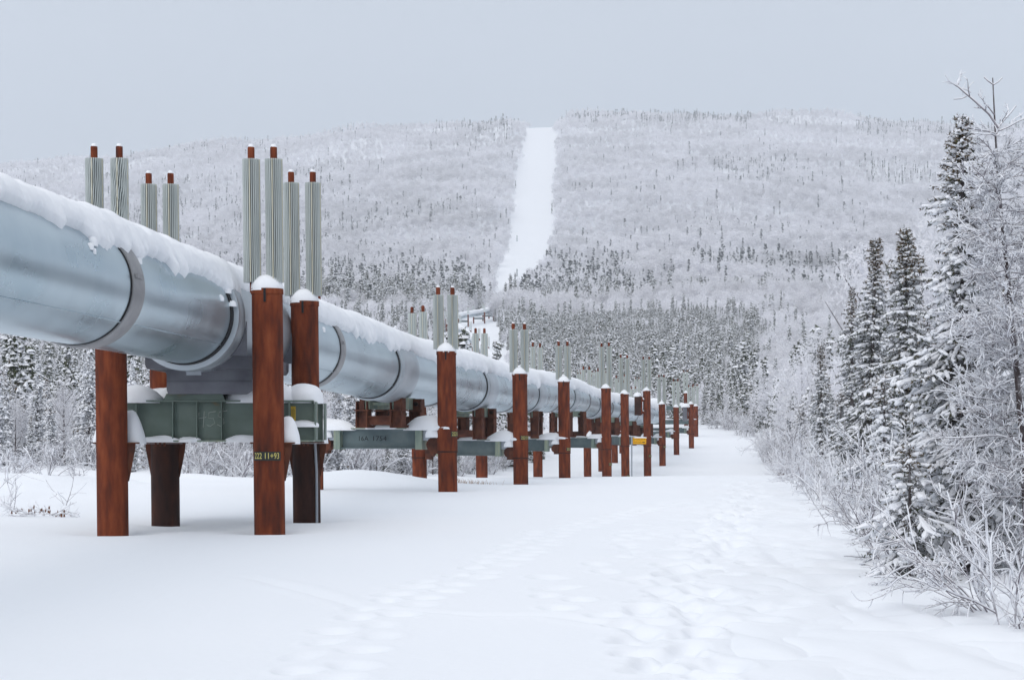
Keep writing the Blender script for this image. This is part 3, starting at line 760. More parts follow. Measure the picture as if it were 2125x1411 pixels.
# small supports of the far stretch climbing the hill (a pile, beam and fins apiece)
fy = s_at_y(182) + 4; k = 0
while fy < SMAX - 3:
    p, t, sd_, up = frame(np.array([fy])); p = p[0]; s_ = sd_[0]; s_ = s_ / math.hypot(s_[0], s_[1])
    q = np.array([-s_[0], -s_[1]]) if s_[0] < 0 else np.array([s_[0], s_[1]])
    xr, yr = p[0] + q[0] * 1.75, p[1] + q[1] * 1.75; xl, yl = p[0] - q[0] * 1.75, p[1] - q[1] * 1.75
    vis = p[1] > 395 or 172 < p[1] < 260
    if vis:
        lbl = 'small distant pipe support where the pipeline winds up the foot of the hill' if p[1] > 395 else 'pipe support mostly hidden behind the nearer snow-covered pipe'
        support(lbl, (xr, yr), (xl, yl), (p[2] + .6, p[2] + .6), (p[2] + 2.9, p[2] + 2.9), p[2] - 1.2, 0 if p[1] > 300 else 1, seed=k, longbeam=True,
                group='distant supports climbing the hill' if p[1] > 395 else 'supports hidden behind the pipe')
    fy += 18.3 if p[1] < 395 else 29.0; k += 1

# ------------------------------------------------------------------ the four-post anchor in the foreground
AR = empty('pipe_anchor', (-4.6, 30.1, gz(-4.6, 30.1)), 'rusty four-post pipe anchor in the foreground with green beams, number 22211+93', 'pipe anchor')
AP = {'fr': (wx(560, 28.5), 28.5, 3.77, 5.89), 'fl': (wx(234.5, 28.3), 28.3, 3.77, 5.87), 'rr': (wx(637, 32.0), 32.0, 3.83, 6.00), 'rl': (wx(344, 31.2), 31.2, 3.80, 5.87)}
APO = {}
for key, (x, y, zt, tip) in AP.items():
    zg = gz(x, y)
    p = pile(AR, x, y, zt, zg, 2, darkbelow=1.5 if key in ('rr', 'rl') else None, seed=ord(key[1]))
    APO[key] = p
    offs = {'fr': (-.215, .118), 'fl': (-.215, .155), 'rr': (-.2, .16), 'rl': (-.215, .14)}[key]
    for i, q in enumerate(offs):
        heat_pipe(AR, x + q, y, zt, tip, zg, 2, wavy=(.10 if key == 'fl' and i == 1 else .05 if key == 'fl' else .012), finlow=.10, r1=.132)
    # bracket: a plate reaching from the post under the beams, on two side gussets
    mb = MB(); zbp = 1.50; fw = 1 if key[0] == 'f' else -1
    mb.box((x, y + fw * .52, zbp), (.56 if fw > 0 else .72, 1.0, .022))
    for sx in (-1, 1):
        mb.box((x + sx * (.24 if sx < 0 and fw > 0 else .285), y + fw * .06, zbp), (.10 if sx < 0 and fw > 0 else .15, .2, .022))
        for yy in (.02,):
            e_ = .255 if (sx < 0 and fw > 0) else .325
            xa, xb, xc = x + sx * .20, x + sx * e_, x + sx * .232
            mb.prism([(xa, zbp - .011), (xb, zbp - .011), (xb - sx * .005, zbp - .1), (xc, zbp - .56), (xa, zbp - .56)], 'y', y + fw * yy - .01, y + fw * yy + .01)
    for q in (-.07, .0, .07): mb.tube([(x + q, y + fw * .5, zbp - .06), (x + q, y + fw * .5, zbp - .01)], .018, 6)
    mb.build('bracket', M['bracket'], p)
    mb = MBSet()
    if key == 'fr':
        mb.dome((x + .21, y + .30, zbp + .012), .22, .20, .38, seed=3, pw=1.35, nz=.12); mb.dome((x - .17, y + .32, zbp + .012), .11, .2, .26, seed=2, pw=1.4)
    elif key == 'fl':
        mb.dome((x - .2, y + .25, zbp + .012), .14, .22, .30, seed=5, pw=1.5); mb.dome((x + .17, y + .35, zbp + .012), .25, .25, .50, seed=6, pw=1.0, nz=.08)
    elif key == 'rr':
        mb.dome((x + .19, y - .62, zbp + .012), .21, .2, .27, seed=7, pw=1.8)
    else:
        mb.dome((x, y - .1, zbp + .012), .3, .3, .15, seed=9, pw=1.5)
    mb.build('snow', M['snow'], p, smooth=True)
plate_on(APO['fr'], AP['fr'][0], 28.5, wz(946, 28.5), gz(AP['fr'][0], 28.5), -2, '222 11+93', 1.86)
# conduit on the rear right post
mb = MB(); x, y = AP['rr'][:2]; mb.tube([(x + .19, y - .2, -.6), (x + .18, y - .2, 1.0), (x + .155, y - .2, 1.5)], .022, 8)
mb.build('conduit', M['galv'], APO['rr'], smooth=True)
# twin green I-beams with stiffeners
ZB0, ZB1 = 1.515, 2.145
for yb in (29.35, 30.75):
    xa, xb = wx(262, 29.35) - .25, wx(655, 29.6)
    mb = MB(); xm = (xa + xb) / 2; Lx = xb - xa
    mb.box((xm, yb, (ZB0 + ZB1) / 2), (Lx, .02, ZB1 - ZB0 - .05), 0)
    mb.box((xm, yb, ZB0 + .012), (Lx, .30, .024), 1); mb.box((xm, yb, ZB1 - .012), (Lx, .30, .024), 0)
    for px in (282, 358, 408, 459, 600, 654):
        X = wx(px, 29.2)
        for sy in (-1, 1): mb.box((X, yb + sy * .078, (ZB0 + ZB1) / 2), (.016 if px < 600 else .022, .136, ZB1 - ZB0 - .05), 2)
    bm = mb.build('anchor_beam', [M['green'], M['pale_steel'], M['green']], AR)
    if yb < 30:
        zz = (ZB0 + ZB1) / 2 + .03; yc = yb - .016
        ch = MB()
        strokes = [[(.06, .12), (.045, -.13)], [(-.02, .10), (-.03, .01), (.09, .03)],
                   [(.24, .12), (.13, .10), (.12, .02), (.20, .01), (.22, -.06), (.15, -.11), (.10, -.09)],
                   [(.41, .13), (.29, .11), (.28, .04), (.35, .01), (.36, -.06), (.31, -.11), (.26, -.08)]]
        for stt in strokes:
            ch.tube([(wx(416, yb) + a, yc, zz + b) for a, b in stt], .0045, 4)
        ch.build('chalk_number', M['chalk'], bm)
        tg = MB(); tg.box((wx(608, yb) - .0, yc - .003, wz(858, yb)), (.085, .004, .22)); tg.build('yellow_tag', M['tag_yellow'], bm)
        tk = MB()
        for q in range(5): tk.box((wx(608, yb) - .028 + q * .013, yc - .0065, wz(858, yb)), (.004, .002, .13 + .03 * (q % 2)))
        tk.build('tag_print', M['stencil'], bm)
        sc = MB(); sc.box((wx(628, yb), yc - .01, wz(884, yb)), (.34, .012, .02)); sc.build('beam_shelf', M['green'], bm)
        s2 = MB(); s2.dome((wx(628, yb), yb - .08, wz(882, yb)), .24, .09, .07, seed=2, nz=.3); s2.build('snow', M['snow'], bm, smooth=True)
# end cross members joining the two beams
mb = MB()
for X in (wx(605, 29.4) , wx(285, 29.4)): mb.box((X, 30.05, 1.83), (.02, 1.07, .58))
mb.build('end_plate', M['green'], AR)
# snow over the beam ends
mb = MBSet()
mb.dome((wx(630, 29.6), 29.75, ZB1 - .01), .30, .48, .27, seed=12, pw=3.0, nz=.06)
mb.dome((wx(548, 29.6), 29.5, ZB1 - .01), .60, .36, .36, seed=13, pw=1.2, nz=.06)
mb.dome((wx(286, 29.6), 29.5, ZB1 - .01), .42, .36, .25, seed=14, pw=1.3, nz=.06)
mb.dome((wx(335, 31.0), 30.9, ZB1 - .01), .3, .3, .24, seed=16, pw=2)
for px, w_, h_ in ((330, .33, .07), (395, .20, .05), (505, .25, .08)):
    mb.dome((wx(px, 29.3), 29.25, ZB0 + .022), w_, .09, h_, seed=px, nz=.3)
mb.build('beam_snow', M['snow'], AR, smooth=True)
# curved slide plate, lower and upper fairing under the pipe
xc = -4.60
mb = MB()
pr_ = [(wx(338, 29.2), ZB1 + .003), (wx(345, 29.2), ZB1 + .10), (wx(402, 29.2), ZB1 + .085), (wx(460, 29.2), ZB1 + .10), (wx(466, 29.2), ZB1 + .003)]
mb.prism(pr_, 'y', 29.22, 30.9)
mb.build('slide_plate', M['green'], AR)
mb = MB()
x0, x1 = wx(352, 29.3), wx(528, 29.3)
mb.prism([(x0 + .02, 2.235), (x0, 2.30), (x0, 2.52), (x0 - .03, 2.60), (x1 + .03, 2.60), (x1, 2.52), (x1, 2.30), (x1 - .1, 2.235)], 'y', 29.05, 31.6)
mb.prism([(x0 - .24, 2.60), (x0 - .27, 2.66), (x0 - .27, 2.80), (x1 + .22, 2.80), (x1 + .22, 2.66), (x1 + .18, 2.60)], 'y', 28.75, 31.9)
mb.box(((x0 + x1) / 2, 29.04, 2.42), (x1 - x0 - .04, .02, .008))
fa = mb.build('saddle_fairing', M['fairing'], AR)
mb = MB(); mb.box((wx(403, 28.75), 28.72, wz(772, 28.7)), (.22, .02, .09)); mb.box((wx(390, 28.75), 28.70, wz(768, 28.7)), (.05, .02, .05)); mb.build('latch', M['galv'], fa)
# cheeks that carry the sleeve down to the fairing
mb = MB()
arc = []
for i in range(13):
    a = R(180 + i * 15); arc.append((xc + .80 * math.cos(a) * 1.0, 3.36 + .80 * math.sin(a)))
for ya, yb2 in ((28.6, 28.66), (31.9, 31.96)):
    off = (ya - 30.1) * .09
    for sg in (-1, 1):
        mb.prism([(xc + off + sg * .795, 3.30), (xc + off + sg * .80, 2.80), (xc + off, 2.78), (xc + off, 3.30)][::sg], 'y', ya, yb2)
mb.build('saddle_cheek', M['fairing'], AR)

# ------------------------------------------------------------------ sign on a slim grey post
sx_, sy_ = wx(1311, 103), 103.0; zg = gz(sx_, sy_)
sg = empty('warning_sign', (sx_, sy_, zg), 'small yellow directional sign on a slim grey post between two rusty piles', 'sign')
mb = MB(); mb.box((sx_, sy_, (zg - .3 + wz(906, 103)) / 2), (.075, .05, wz(906, 103) - zg + .3)); mb.build('post', M['galv'], sg)
bx0, bx1, bz0, bz1 = wx(1313, 103), wx(1341, 103), wz(921.5, 103), wz(907.5, 103)
def rrect(x0, x1, z0, z1, r):
    out = []
    for cx_, cz_, a0 in ((x1 - r, z1 - r, 0), (x0 + r, z1 - r, 90), (x0 + r, z0 + r, 180), (x1 - r, z0 + r, 270)):
        for i in range(5): a = R(a0 + i * 22.5); out.append((cx_ + r * math.cos(a), cz_ + r * math.sin(a)))
    return out
mb = MB(); mb.prism(rrect(bx0, bx1, bz0, bz1, .05), 'y', sy_ - .06, sy_ - .045); bd = mb.build('board', M['sign_yellow'], sg)
mb = MB(); W_, H_ = bx1 - bx0, bz1 - bz0; cxm, czm = (bx0 + bx1) / 2, (bz0 + bz1) / 2; e = .02
for dz in (-1, 1): mb.box((cxm, sy_ - .062, czm + dz * (H_ / 2 - e)), (W_ - .08, .003, .008))
for dx in (-1, 1): mb.box((cxm + dx * (W_ / 2 - e), sy_ - .062, czm), (.008, .003, H_ - .08))
mb.build('border_line', M['sign_black'], bd)
flat_text('LITTLE BLUNE CR.', .12, (cxm, sy_ - .063, czm + .07), W_ * .86).build('lettering', M['sign_black'], bd)
flat_text('PUMP KN/RD', .11, (cxm - .1, sy_ - .063, czm - .075), W_ * .55).build('lettering', M['sign_black'], bd)
mb = MB(); ax = cxm + W_ * .28; mb.box((ax - .03, sy_ - .063, czm - .075), (.10, .003, .035)); mb.prism([(ax + .02, czm - .12), (ax + .10, czm - .075), (ax + .02, czm - .03)], 'y', sy_ - .0645, sy_ - .0615)
mb.build('arrow', M['sign_black'], bd)
mb = MB(); mb.dome((cxm, sy_ - .052, bz1 - .006), W_ / 2, .03, .04, nz=.3); mb.build('snow', M['snow'], bd, smooth=True)
# thin marker stakes in the clearing on the hill
for px, py_, d in ((1073, 572, 1350), (1073, 508, 1750)):
    X = wx(px, d); zg = gz(X, d); mb = MB(); mb.cyl((X, d), .35, zg - 1, zg + 5, 6); mb.cyl((X, d), .42, zg + 4.2, zg + 5.1, 6)
    tag(mb.build('marker_post', M['bluesteel']), 'thin grey marker post in the snowy hillside clearing, ' + ('lower of two' if d < 1500 else 'upper of two'), 'marker post', 'marker posts in the clearing')
# dry grass poking out of the snow by the second pile
def grass(px, py, n, label):
    x0, d = px_ground(px, py); mb = MB(); r2 = random.Random(px)
    for i in range(n):
        x = x0 + r2.gauss(0, .38); y = d + r2.gauss(0, .3); z = gz(x, y); h = r2.uniform(.05, .16); dx = r2.uniform(-.08, .08)
        mb.tube([(x, y, z - .02), (x + dx * .5, y, z + h * .6), (x + dx, y, z + h)], [.004, .003, .0015], 3)
    tag(mb.build('dry_grass', M['reed']), label, 'grass', kind='stuff')
grass(972, 1003, 110, 'tuft of dry reddish grass poking through the snow beside the rusty pile')

# ------------------------------------------------------------------ trees
def tri_soup(C, A, B, m, mb):
    """triangles with vertices C, A, B (n,3 each)"""
    V = np.stack([C, A, B], 1).reshape(-1, 3); n = len(C)
    mb.add(V, np.arange(3 * n).reshape(n, 3), m)
def pyramids(P, rx, rz, g, mb, m, k=4, D=None):
    """little snow cushions: a k-sided pyramid with an undercut base"""
    n = len(P); a0 = g.rand(n) * 6.28
    el = g.uniform(.6, 1.5, (n, k))
    V = [P + np.stack([g.randn(n) * rx * .2, g.randn(n) * rx * .2, rz], 1)]
    for i in range(k):
        a = a0 + i * 2 * math.pi / k
        off = np.stack([np.cos(a) * rx * el[:, i], np.sin(a) * rx * el[:, i], -rz * g.uniform(.1, .6, n)], 1)
        if D is not None: off = off + D * (off * D).sum(1, keepdims=True) * .9
        V.append(P + off)
    V = np.stack(V, 1)
    F = np.array([[0, 1 + i, 1 + (i + 1) % k] for i in range(k)])
    mb.add(V.reshape(-1, 3), (np.arange(n)[:, None, None] * (k + 1) + F[None]).reshape(-1, 3), m)
def crown_r(t, Rm, g, ph):
    base = np.where(t < .12, .55 + t * 3.7, 1.0) * (1 - t) ** .85 + .07
    return Rm * base * (1 + .25 * np.sin(t * 15 + ph) + .17 * np.sin(t * 37 + 2 * ph))
def spruce_meshes(seed, H, Rm, nb, K, snow=.8, brown=.15, low=.04, ps=.09, nd=4, trunk=True, frost=.3, tall=1.0, far=False):
    """needle sprays and snow cushions set along drooping boughs"""
    g = np.random.RandomState(seed); ph = g.rand() * 6
    t = low + (1 - low) * g.rand(nb) ** 1.15; t = np.sort(t); az = np.arange(nb) * 2.4 + g.randn(nb) * .3
    L = crown_r(t, Rm, g, ph) * g.uniform(.65, 1.15, nb)
    gap = (np.sin(t * 60 + ph) > -.93); L = L * np.where(gap, 1, .5)
    fr = (np.arange(K) + g.rand(nb, K) * .8 + .3) / K; fr = np.clip(fr, .08, 1.05)
    droop = np.interp(t, [0, .5, .9, 1], [-.45, -.30, .15, .6])
    x = np.cos(az)[:, None] * L[:, None] * fr; y = np.sin(az)[:, None] * L[:, None] * fr
    z = t[:, None] * H + L[:, None] * (droop[:, None] * fr - .18 * fr ** 2) + .0
    spread = L[:, None] * .16 + .02
    x = x + g.randn(nb, K) * spread; y = y + g.randn(nb, K) * spread; z = z + g.randn(nb, K) * ps * .4
    P = np.stack([x, y, z], -1).reshape(-1, 3); n = len(P)
    D = np.stack([np.repeat(np.cos(az), K), np.repeat(np.sin(az), K), np.zeros(n)], 1)
    T = np.repeat(t, K)
    mb = MB()
    mt = np.where((g.rand(n) < brown + .7 * (T > .80) * (brown > .05)), 2, np.where(g.rand(n) < frost, 3, 0))
    for q in range(nd):
        d = D + g.randn(n, 3) * .55; d[:, 2] -= .35; d /= np.linalg.norm(d, axis=1, keepdims=True)
        s_ = np.cross(d, g.randn(n, 3)); s_ /= np.linalg.norm(s_, axis=1, keepdims=True)
        ln = ps * g.uniform(1.0, 2.1, n)[:, None]; w = ps * g.uniform(.25, .55, n)[:, None]
        C = P + g.randn(n, 3) * ps * .45 - d * ln * .35
        V = np.stack([C - s_ * w, C + s_ * w, C + d * ln], 1).reshape(-1, 3)
        mb.add(V, np.arange(3 * n).reshape(n, 3), mt)
    keep = g.rand(n) < snow
    Q = P[keep] + np.array([0, 0, ps * .25]); m_ = len(Q)
    pyramids(Q, ps * g.uniform(.6, 1.35, m_) / tall ** .45, ps * g.uniform(.3, .8, m_) * tall, g, mb, 1, 4, D[keep])
    cr = mb.mesh('crown', [M['needle_far' if far else 'needle'], M['treesnow'], M['needle_brown'], M['frost_needle']], False)
    tr = None
    if trunk:
        mb = MB(); w = H * .014 + .012
        mb.tube([(0, 0, -.25), (0, 0, H * .3), (.02 * g.randn(), .02 * g.randn(), H * .7), (0, 0, H * 1.0)], [w * 1.2, w, w * .6, w * .18], 6)
        tr = mb.mesh('trunk', [M['bark']], True)
    return tr, cr
def birch_meshes(seed, H, Rm, n, wid, trunk=True, twig=1.0, z0=.18, nl=9):
    """frost-white crown: lobes of small outward-facing twig sprays"""
    g = np.random.RandomState(seed); mb = MB()
    a = g.rand(nl) * 6.28; q = np.sqrt(g.rand(nl)) * Rm * .62
    lz = H * g.uniform(.38, .84, nl); lc = np.stack([np.cos(a) * q * (1.15 - .5 * lz / H), np.sin(a) * q * (1.15 - .5 * lz / H), lz], 1); lr = Rm * g.uniform(.34, .60, nl)
    lc[0] = (0, 0, H * .84)
    k = g.randint(0, nl, n); d = g.randn(n, 3); d[:, 2] += .25; d /= np.linalg.norm(d, axis=1, keepdims=True)
    P = lc[k] + d * (lr[k] * g.uniform(.72, 1.12, n))[:, None] * np.array([1, 1, 1.2]); P[:, 2] = np.maximum(P[:, 2], H * z0 * g.uniform(.6, 1.5, n))
    nn = d + g.randn(n, 3) * .45; nn /= np.linalg.norm(nn, axis=1, keepdims=True)
    u = np.cross(nn, g.randn(n, 3)); u /= np.linalg.norm(u, axis=1, keepdims=True); u[:, 2] = np.abs(u[:, 2]); w_ = np.cross(nn, u)
    ln = (twig * wid * 2.4 * g.uniform(.6, 1.6, n))[:, None]; w = (wid * g.uniform(.5, 1.3, n))[:, None]
    V = np.stack([P - u * ln * .5 - w_ * w, P - u * ln * .5 + w_ * w, P + u * ln * .7 + w_ * w * .2], 1).reshape(-1, 3)
    mb.add(V, np.arange(3 * n).reshape(n, 3), 0)
    cr = mb.mesh('crown', [M['frost']], False); tr = None
    if trunk:
        mb = MB(); w = H * .012
        mb.tube([(0, 0, -.3), (.02, 0, H * .35), (g.randn() * .1, g.randn() * .1, H * .85)], [w * 1.3, w, w * .25], 5)
        for i in range(9):
            z = H * g.uniform(.25, .7); a = g.rand() * 6.28; l_ = Rm * g.uniform(.5, 1)
            mb.tube([(0, 0, z), (math.cos(a) * l_ * .5, math.sin(a) * l_ * .5, z + l_ * .5), (math.cos(a) * l_, math.sin(a) * l_, z + l_ * 1.2)], [w * .5, w * .3, w * .1], 3)
        tr = mb.mesh('trunk', [M['bark']], True)
    return tr, cr
def twig_rec(mb, g, p, d, L, r, lev, k, out, sag=0.0, snowp=0.0):
    """one curved twig with side twigs; everything faces-up carries snow"""
    n = 5 if lev > 0 else 4; pts = [np.array(p, float)]; dd = np.array(d, float)
    for i in range(n):
        dd = dd + g.randn(3) * .19; dd[2] += sag / n; dd /= np.linalg.norm(dd); pts.append(pts[-1] + dd * L / n)
    rad = np.linspace(r, r * .45, n + 1)
    mb.tube(pts, rad, k, 0, cap=False)
    if snowp and g.rand() < snowp:
        P = np.array(pts[1:]) + np.array([0, 0, r * .8]); mb.tube(P, np.array([.7, 1, .9, 1, .6][:len(P)]) * (r * 1.15 + .0018) * g.uniform(.8, 1.3), 5, 1, cap=True, flat=.8)
    if lev <= 0: return
    m = out[lev]
    for i in range(m):
        t = g.uniform(.18, .97); q = t * n; a = int(q); f = q - a
        P = pts[a] * (1 - f) + pts[min(a + 1, n)] * f
        ax = pts[min(a + 1, n)] - pts[a]; ax /= np.linalg.norm(ax)
        s_ = np.cross(ax, g.randn(3)); s_ /= np.linalg.norm(s_)
        d2 = ax * g.uniform(.6, 1.1) + s_ * g.uniform(.5, .9); d2 /= np.linalg.norm(d2)
        twig_rec(mb, g, P, d2, L * g.uniform(.28, .5) * (1.15 - .4 * t), max(r * .6, .0022), lev - 1, k, out, sag * .5, snowp)
def shrub_mesh(seed, H, ns, spread, lev=2, k=4, out=(0, 6, 6), r0=.009, bias=(0, 0), snowp=.5, sag=-.15):
    g = np.random.RandomState(seed); mb = MB()
    for i in range(ns):
        a = g.rand() * 6.28; tilt = spread * g.uniform(.2, 1)
        d = np.array([math.cos(a) * tilt + bias[0], math.sin(a) * tilt + bias[1], 1.0]); d /= np.linalg.norm(d)
        twig_rec(mb, g, (g.randn() * .08 * H, g.randn() * .08 * H, -.1), d, H * g.uniform(.7, 1.15), r0 * g.uniform(.7, 1.2), lev, k, out, sag, snowp)
    return mb.mesh('shrub', [M['twig'], M['treesnow']], True)
def detail_spruce(seed, H, Rm, nb=190, low=.10, dens=1.0, bias=None, pads=16, ns=.030, snowk=1.0):
    """near tree: boughs with side sprays of needles and a sausage of snow on each"""
    g = np.random.RandomState(seed); ph = g.rand() * 6; mb = MB(); tw = MB()
    tt = low + (1 - low) * (np.arange(nb) / nb) ** .92
    segs = []
    for i, t in enumerate(tt):
        az = i * 2.4 + g.randn() * .25
        L = float(crown_r(np.array(t), Rm, g, ph)) * g.uniform(.7, 1.2)
        if g.rand() < .07: L *= .4
        el = np.interp(t, [0, .4, .8, .95, 1], [-.30, -.20, .10, .6, 1.2]) + g.randn() * .12
        d = np.array([math.cos(az), math.sin(az), el]); d /= np.linalg.norm(d)
        n = 5; pts = [np.array([0, 0, t * H])]; dd = d.copy()
        for q in range(n):
            dd = dd + np.array([g.randn() * .10, g.randn() * .10, (-.12 if q < 3 else .10)]); dd /= np.linalg.norm(dd); pts.append(pts[-1] + dd * L / n)
        pts = np.array(pts); tw.tube(pts, np.linspace(.010, .004, n + 1) * (1.1 - .6 * t), 3, 0, cap=False)
        segs.append((pts, 1.0, t))
        m = int(max(3, L / .075))
        for j in range(m):
            f = .15 + .85 * (j + g.rand()) / m; q = min(f, .999) * n; a = int(q); P = pts[a] + (pts[min(a + 1, n)] - pts[a]) * (q - a)
            side = np.cross(d, [0, 0, 1.0]); side /= np.linalg.norm(side); sgn = 1 if j % 2 else -1
            d2 = d * .75 + side * sgn * g.uniform(.5, 1.0) + np.array([0, 0, g.uniform(-.35, .1)]); d2 /= np.linalg.norm(d2)
            l2 = (.36 * L * (1.15 - f) + .05) * g.uniform(.7, 1.2); k2 = 3
            p2 = [P]; e = d2
            for _ in range(k2): e = e + np.array([g.randn() * .12, g.randn() * .12, -.10]); e /= np.linalg.norm(e); p2.append(p2[-1] + e * l2 / k2)
            segs.append((np.array(p2), .75, t))
    # needles
    C, A = [], []
    for pts, k_, t in segs:
        l_ = np.linalg.norm(pts[-1] - pts[0]); nn = int(l_ / .0105 * dens) + 2
        f = g.rand(nn) * (len(pts) - 1) * .999; a = f.astype(int); P = pts[a] + (pts[a + 1] - pts[a]) * (f - a)[:, None]
        ax = pts[-1] - pts[0]; ax = ax / (np.linalg.norm(ax) + 1e-9)
        s_ = np.cross(ax, g.randn(nn, 3)); s_ /= np.linalg.norm(s_, axis=1, keepdims=True)
        C.append(np.concatenate([P, np.full((nn, 1), t)], 1)); A.append(s_ * .9 + ax * .75)
    C = np.concatenate(C); A = np.concatenate(A); n = len(C); T = C[:, 3]; C = C[:, :3]
    A /= np.linalg.norm(A, axis=1, keepdims=True); s_ = np.cross(A, g.randn(n, 3)); s_ /= np.linalg.norm(s_, axis=1, keepdims=True)
    ln = ns * g.uniform(.8, 1.5, n)[:, None]; w = .0058 * g.uniform(.7, 1.5, n)[:, None] * (ns / .03)
    mt = np.where(g.rand(n) < .10 + .55 * ss(.74, .9, T), 2, np.where(g.rand(n) < .5, 3, 0))
    mb.add(np.stack([C - s_ * w, C + s_ * w, C + A * ln], 1).reshape(-1, 3), np.arange(3 * n).reshape(n, 3), mt)
    # snow lying on the sprays
    for pts, k_, t in segs:
        if g.rand() > (.95 if k_ == 1 else .90) * snowk: continue
        m = len(pts); Q = pts[m // 3:] + np.array([0, 0, .012]); q = len(Q)
        Q = Q + g.randn(q, 3) * .006
        prof = np.sin(np.linspace(.35, math.pi - .25, q)) ** .6 * g.uniform(.6, 1.35, q)
        mb.tube(Q, prof * (.040 if k_ == 1 else .028) * g.uniform(.6, 1.3) * (1.1 if t < .85 else .75), 6, 1, cap=True, flat=.75)
    for _ in range(pads):
        pts, k_, t = segs[g.randint(len(segs))]
        if k_ < 1: continue
        P = pts[-2]; r = g.uniform(.05, .12) * (1.3 - t)
        mb.dome(P + np.array([0, 0, -.02]), r * 1.3, r, r * g.uniform(.6, 1.0), 1, seed=g.randint(99), nu=12, nv=6, nz=.25)
    cr = mb.mesh('crown', [M['needle'], M['treesnow'], M['needle_brown'], M['frost_needle']], False)
    w = H * .009 + .012
    tw.tube([(0, 0, -.3), (0, 0, H * .3), (0, 0, H * .7), (0, 0, H * 1.01)], [w * 1.3, w, w * .55, w * .12], 9, 0)
    tr = tw.mesh('trunk', [M['bark']], True)
    return tr, cr
def plant(name, meshes, x, y, label, cat, group, sc=(1, 1, 1), rz=0.0, lean_=(0, 0), z=None):
    zz = gz(x, y) if z is None else z
    tr, cr = meshes
    if tr is None:
        o = bpy.data.objects.new(name, cr); COL.objects.link(o)
    else:
        o = bpy.data.objects.new(name, None); COL.objects.link(o)
        for nm, me in (('trunk', tr), ('crown', cr)):
            c = bpy.data.objects.new(nm, me); COL.objects.link(c); c.parent = o
    o.location = (x, y, zz - .02); o.scale = sc; o.rotation_euler = (lean_[0], lean_[1], rz)
    return tag(o, label, cat, group)

# -- foreground on the right
def at_px(px, d): return wx(px, d), d
NEAR = [ # px, d, top y, R, label, seed, lean_y, boughs
 (2004, 20.6, 248, .92, 'tall snow-laden spruce in the right foreground with bare dark lower trunk', 11, -.008, 330),
 (1886, 35.5, 478, 1.1, 'bushy snow-laden spruce with a snow clump near its forked top', 12, -.012, 300),
 (1800, 43.0, 500, .95, 'slender spruce with brown cone-covered tip leaning right, left of the bushy one', 13, .035, 290),
 (1768, 50.0, 598, .8, 'short-topped spruce half hidden behind the slender leaning spruce', 14, 0, 150),
 (1704, 60.0, 716, .62, 'small narrow spruce with a brown tip, standing alone left of the others', 15, 0, 150),
]
for px, d, ty, Rm, lbl, sd_, ln_, nb in NEAR:
    x, y = at_px(px, d); H = wz(ty, d) - gz(x, y)
    plant('spruce_tree', detail_spruce(sd_, H, Rm, nb=nb, low=.07 if d > 30 else .13, dens=1.15 if d < 30 else .8, pads=30 if d < 40 else 12, ns=.040 if d < 30 else .060), x, y, lbl, 'spruce', 'spruces along the right edge', lean_=(0, ln_))
# a second leader for the bushy spruce's neighbour, low young spruces in front
x, y = at_px(1925, 37.0); plant('spruce_tree', detail_spruce(31, 3.7, .85, nb=130, low=.06, dens=.7, ns=.045), x, y, 'snow-laden spruce filling the gap behind the bushy forked one', 'spruce', 'spruces along the right edge')
for px, d, H, Rm, sd_, lbl in ((1888, 19.9, 1.35, .85, 21, 'low young spruce with drooping boughs at the edge of the trampled snow'),
                               (1835, 30.0, 2.3, .75, 22, 'young spruce with heavy snow pads below the bushy spruce'),
                               (1965, 23.0, 2.6, .85, 23, 'snowy young spruce tucked against the tall foreground spruce'),
                               (2090, 24.5, 3.3, .9, 24, 'dark-boughed spruce behind the frosted larch at the right edge'),
                               (2150, 21.5, 3.0, .9, 25, 'spruce cut by the right edge of the picture'),
                               (1745, 44.0, 2.3, .6, 26, 'young spruce at the foot of the slender leaning spruce')):
    x, y = at_px(px, d); plant('spruce_tree', detail_spruce(sd_, H, Rm, nb=int(60 * H ** .6), low=.03, dens=1.0 if d < 25 else .7, pads=8, ns=.036 if d < 26 else .045), x, y, lbl, 'spruce', 'young spruces along the right edge')
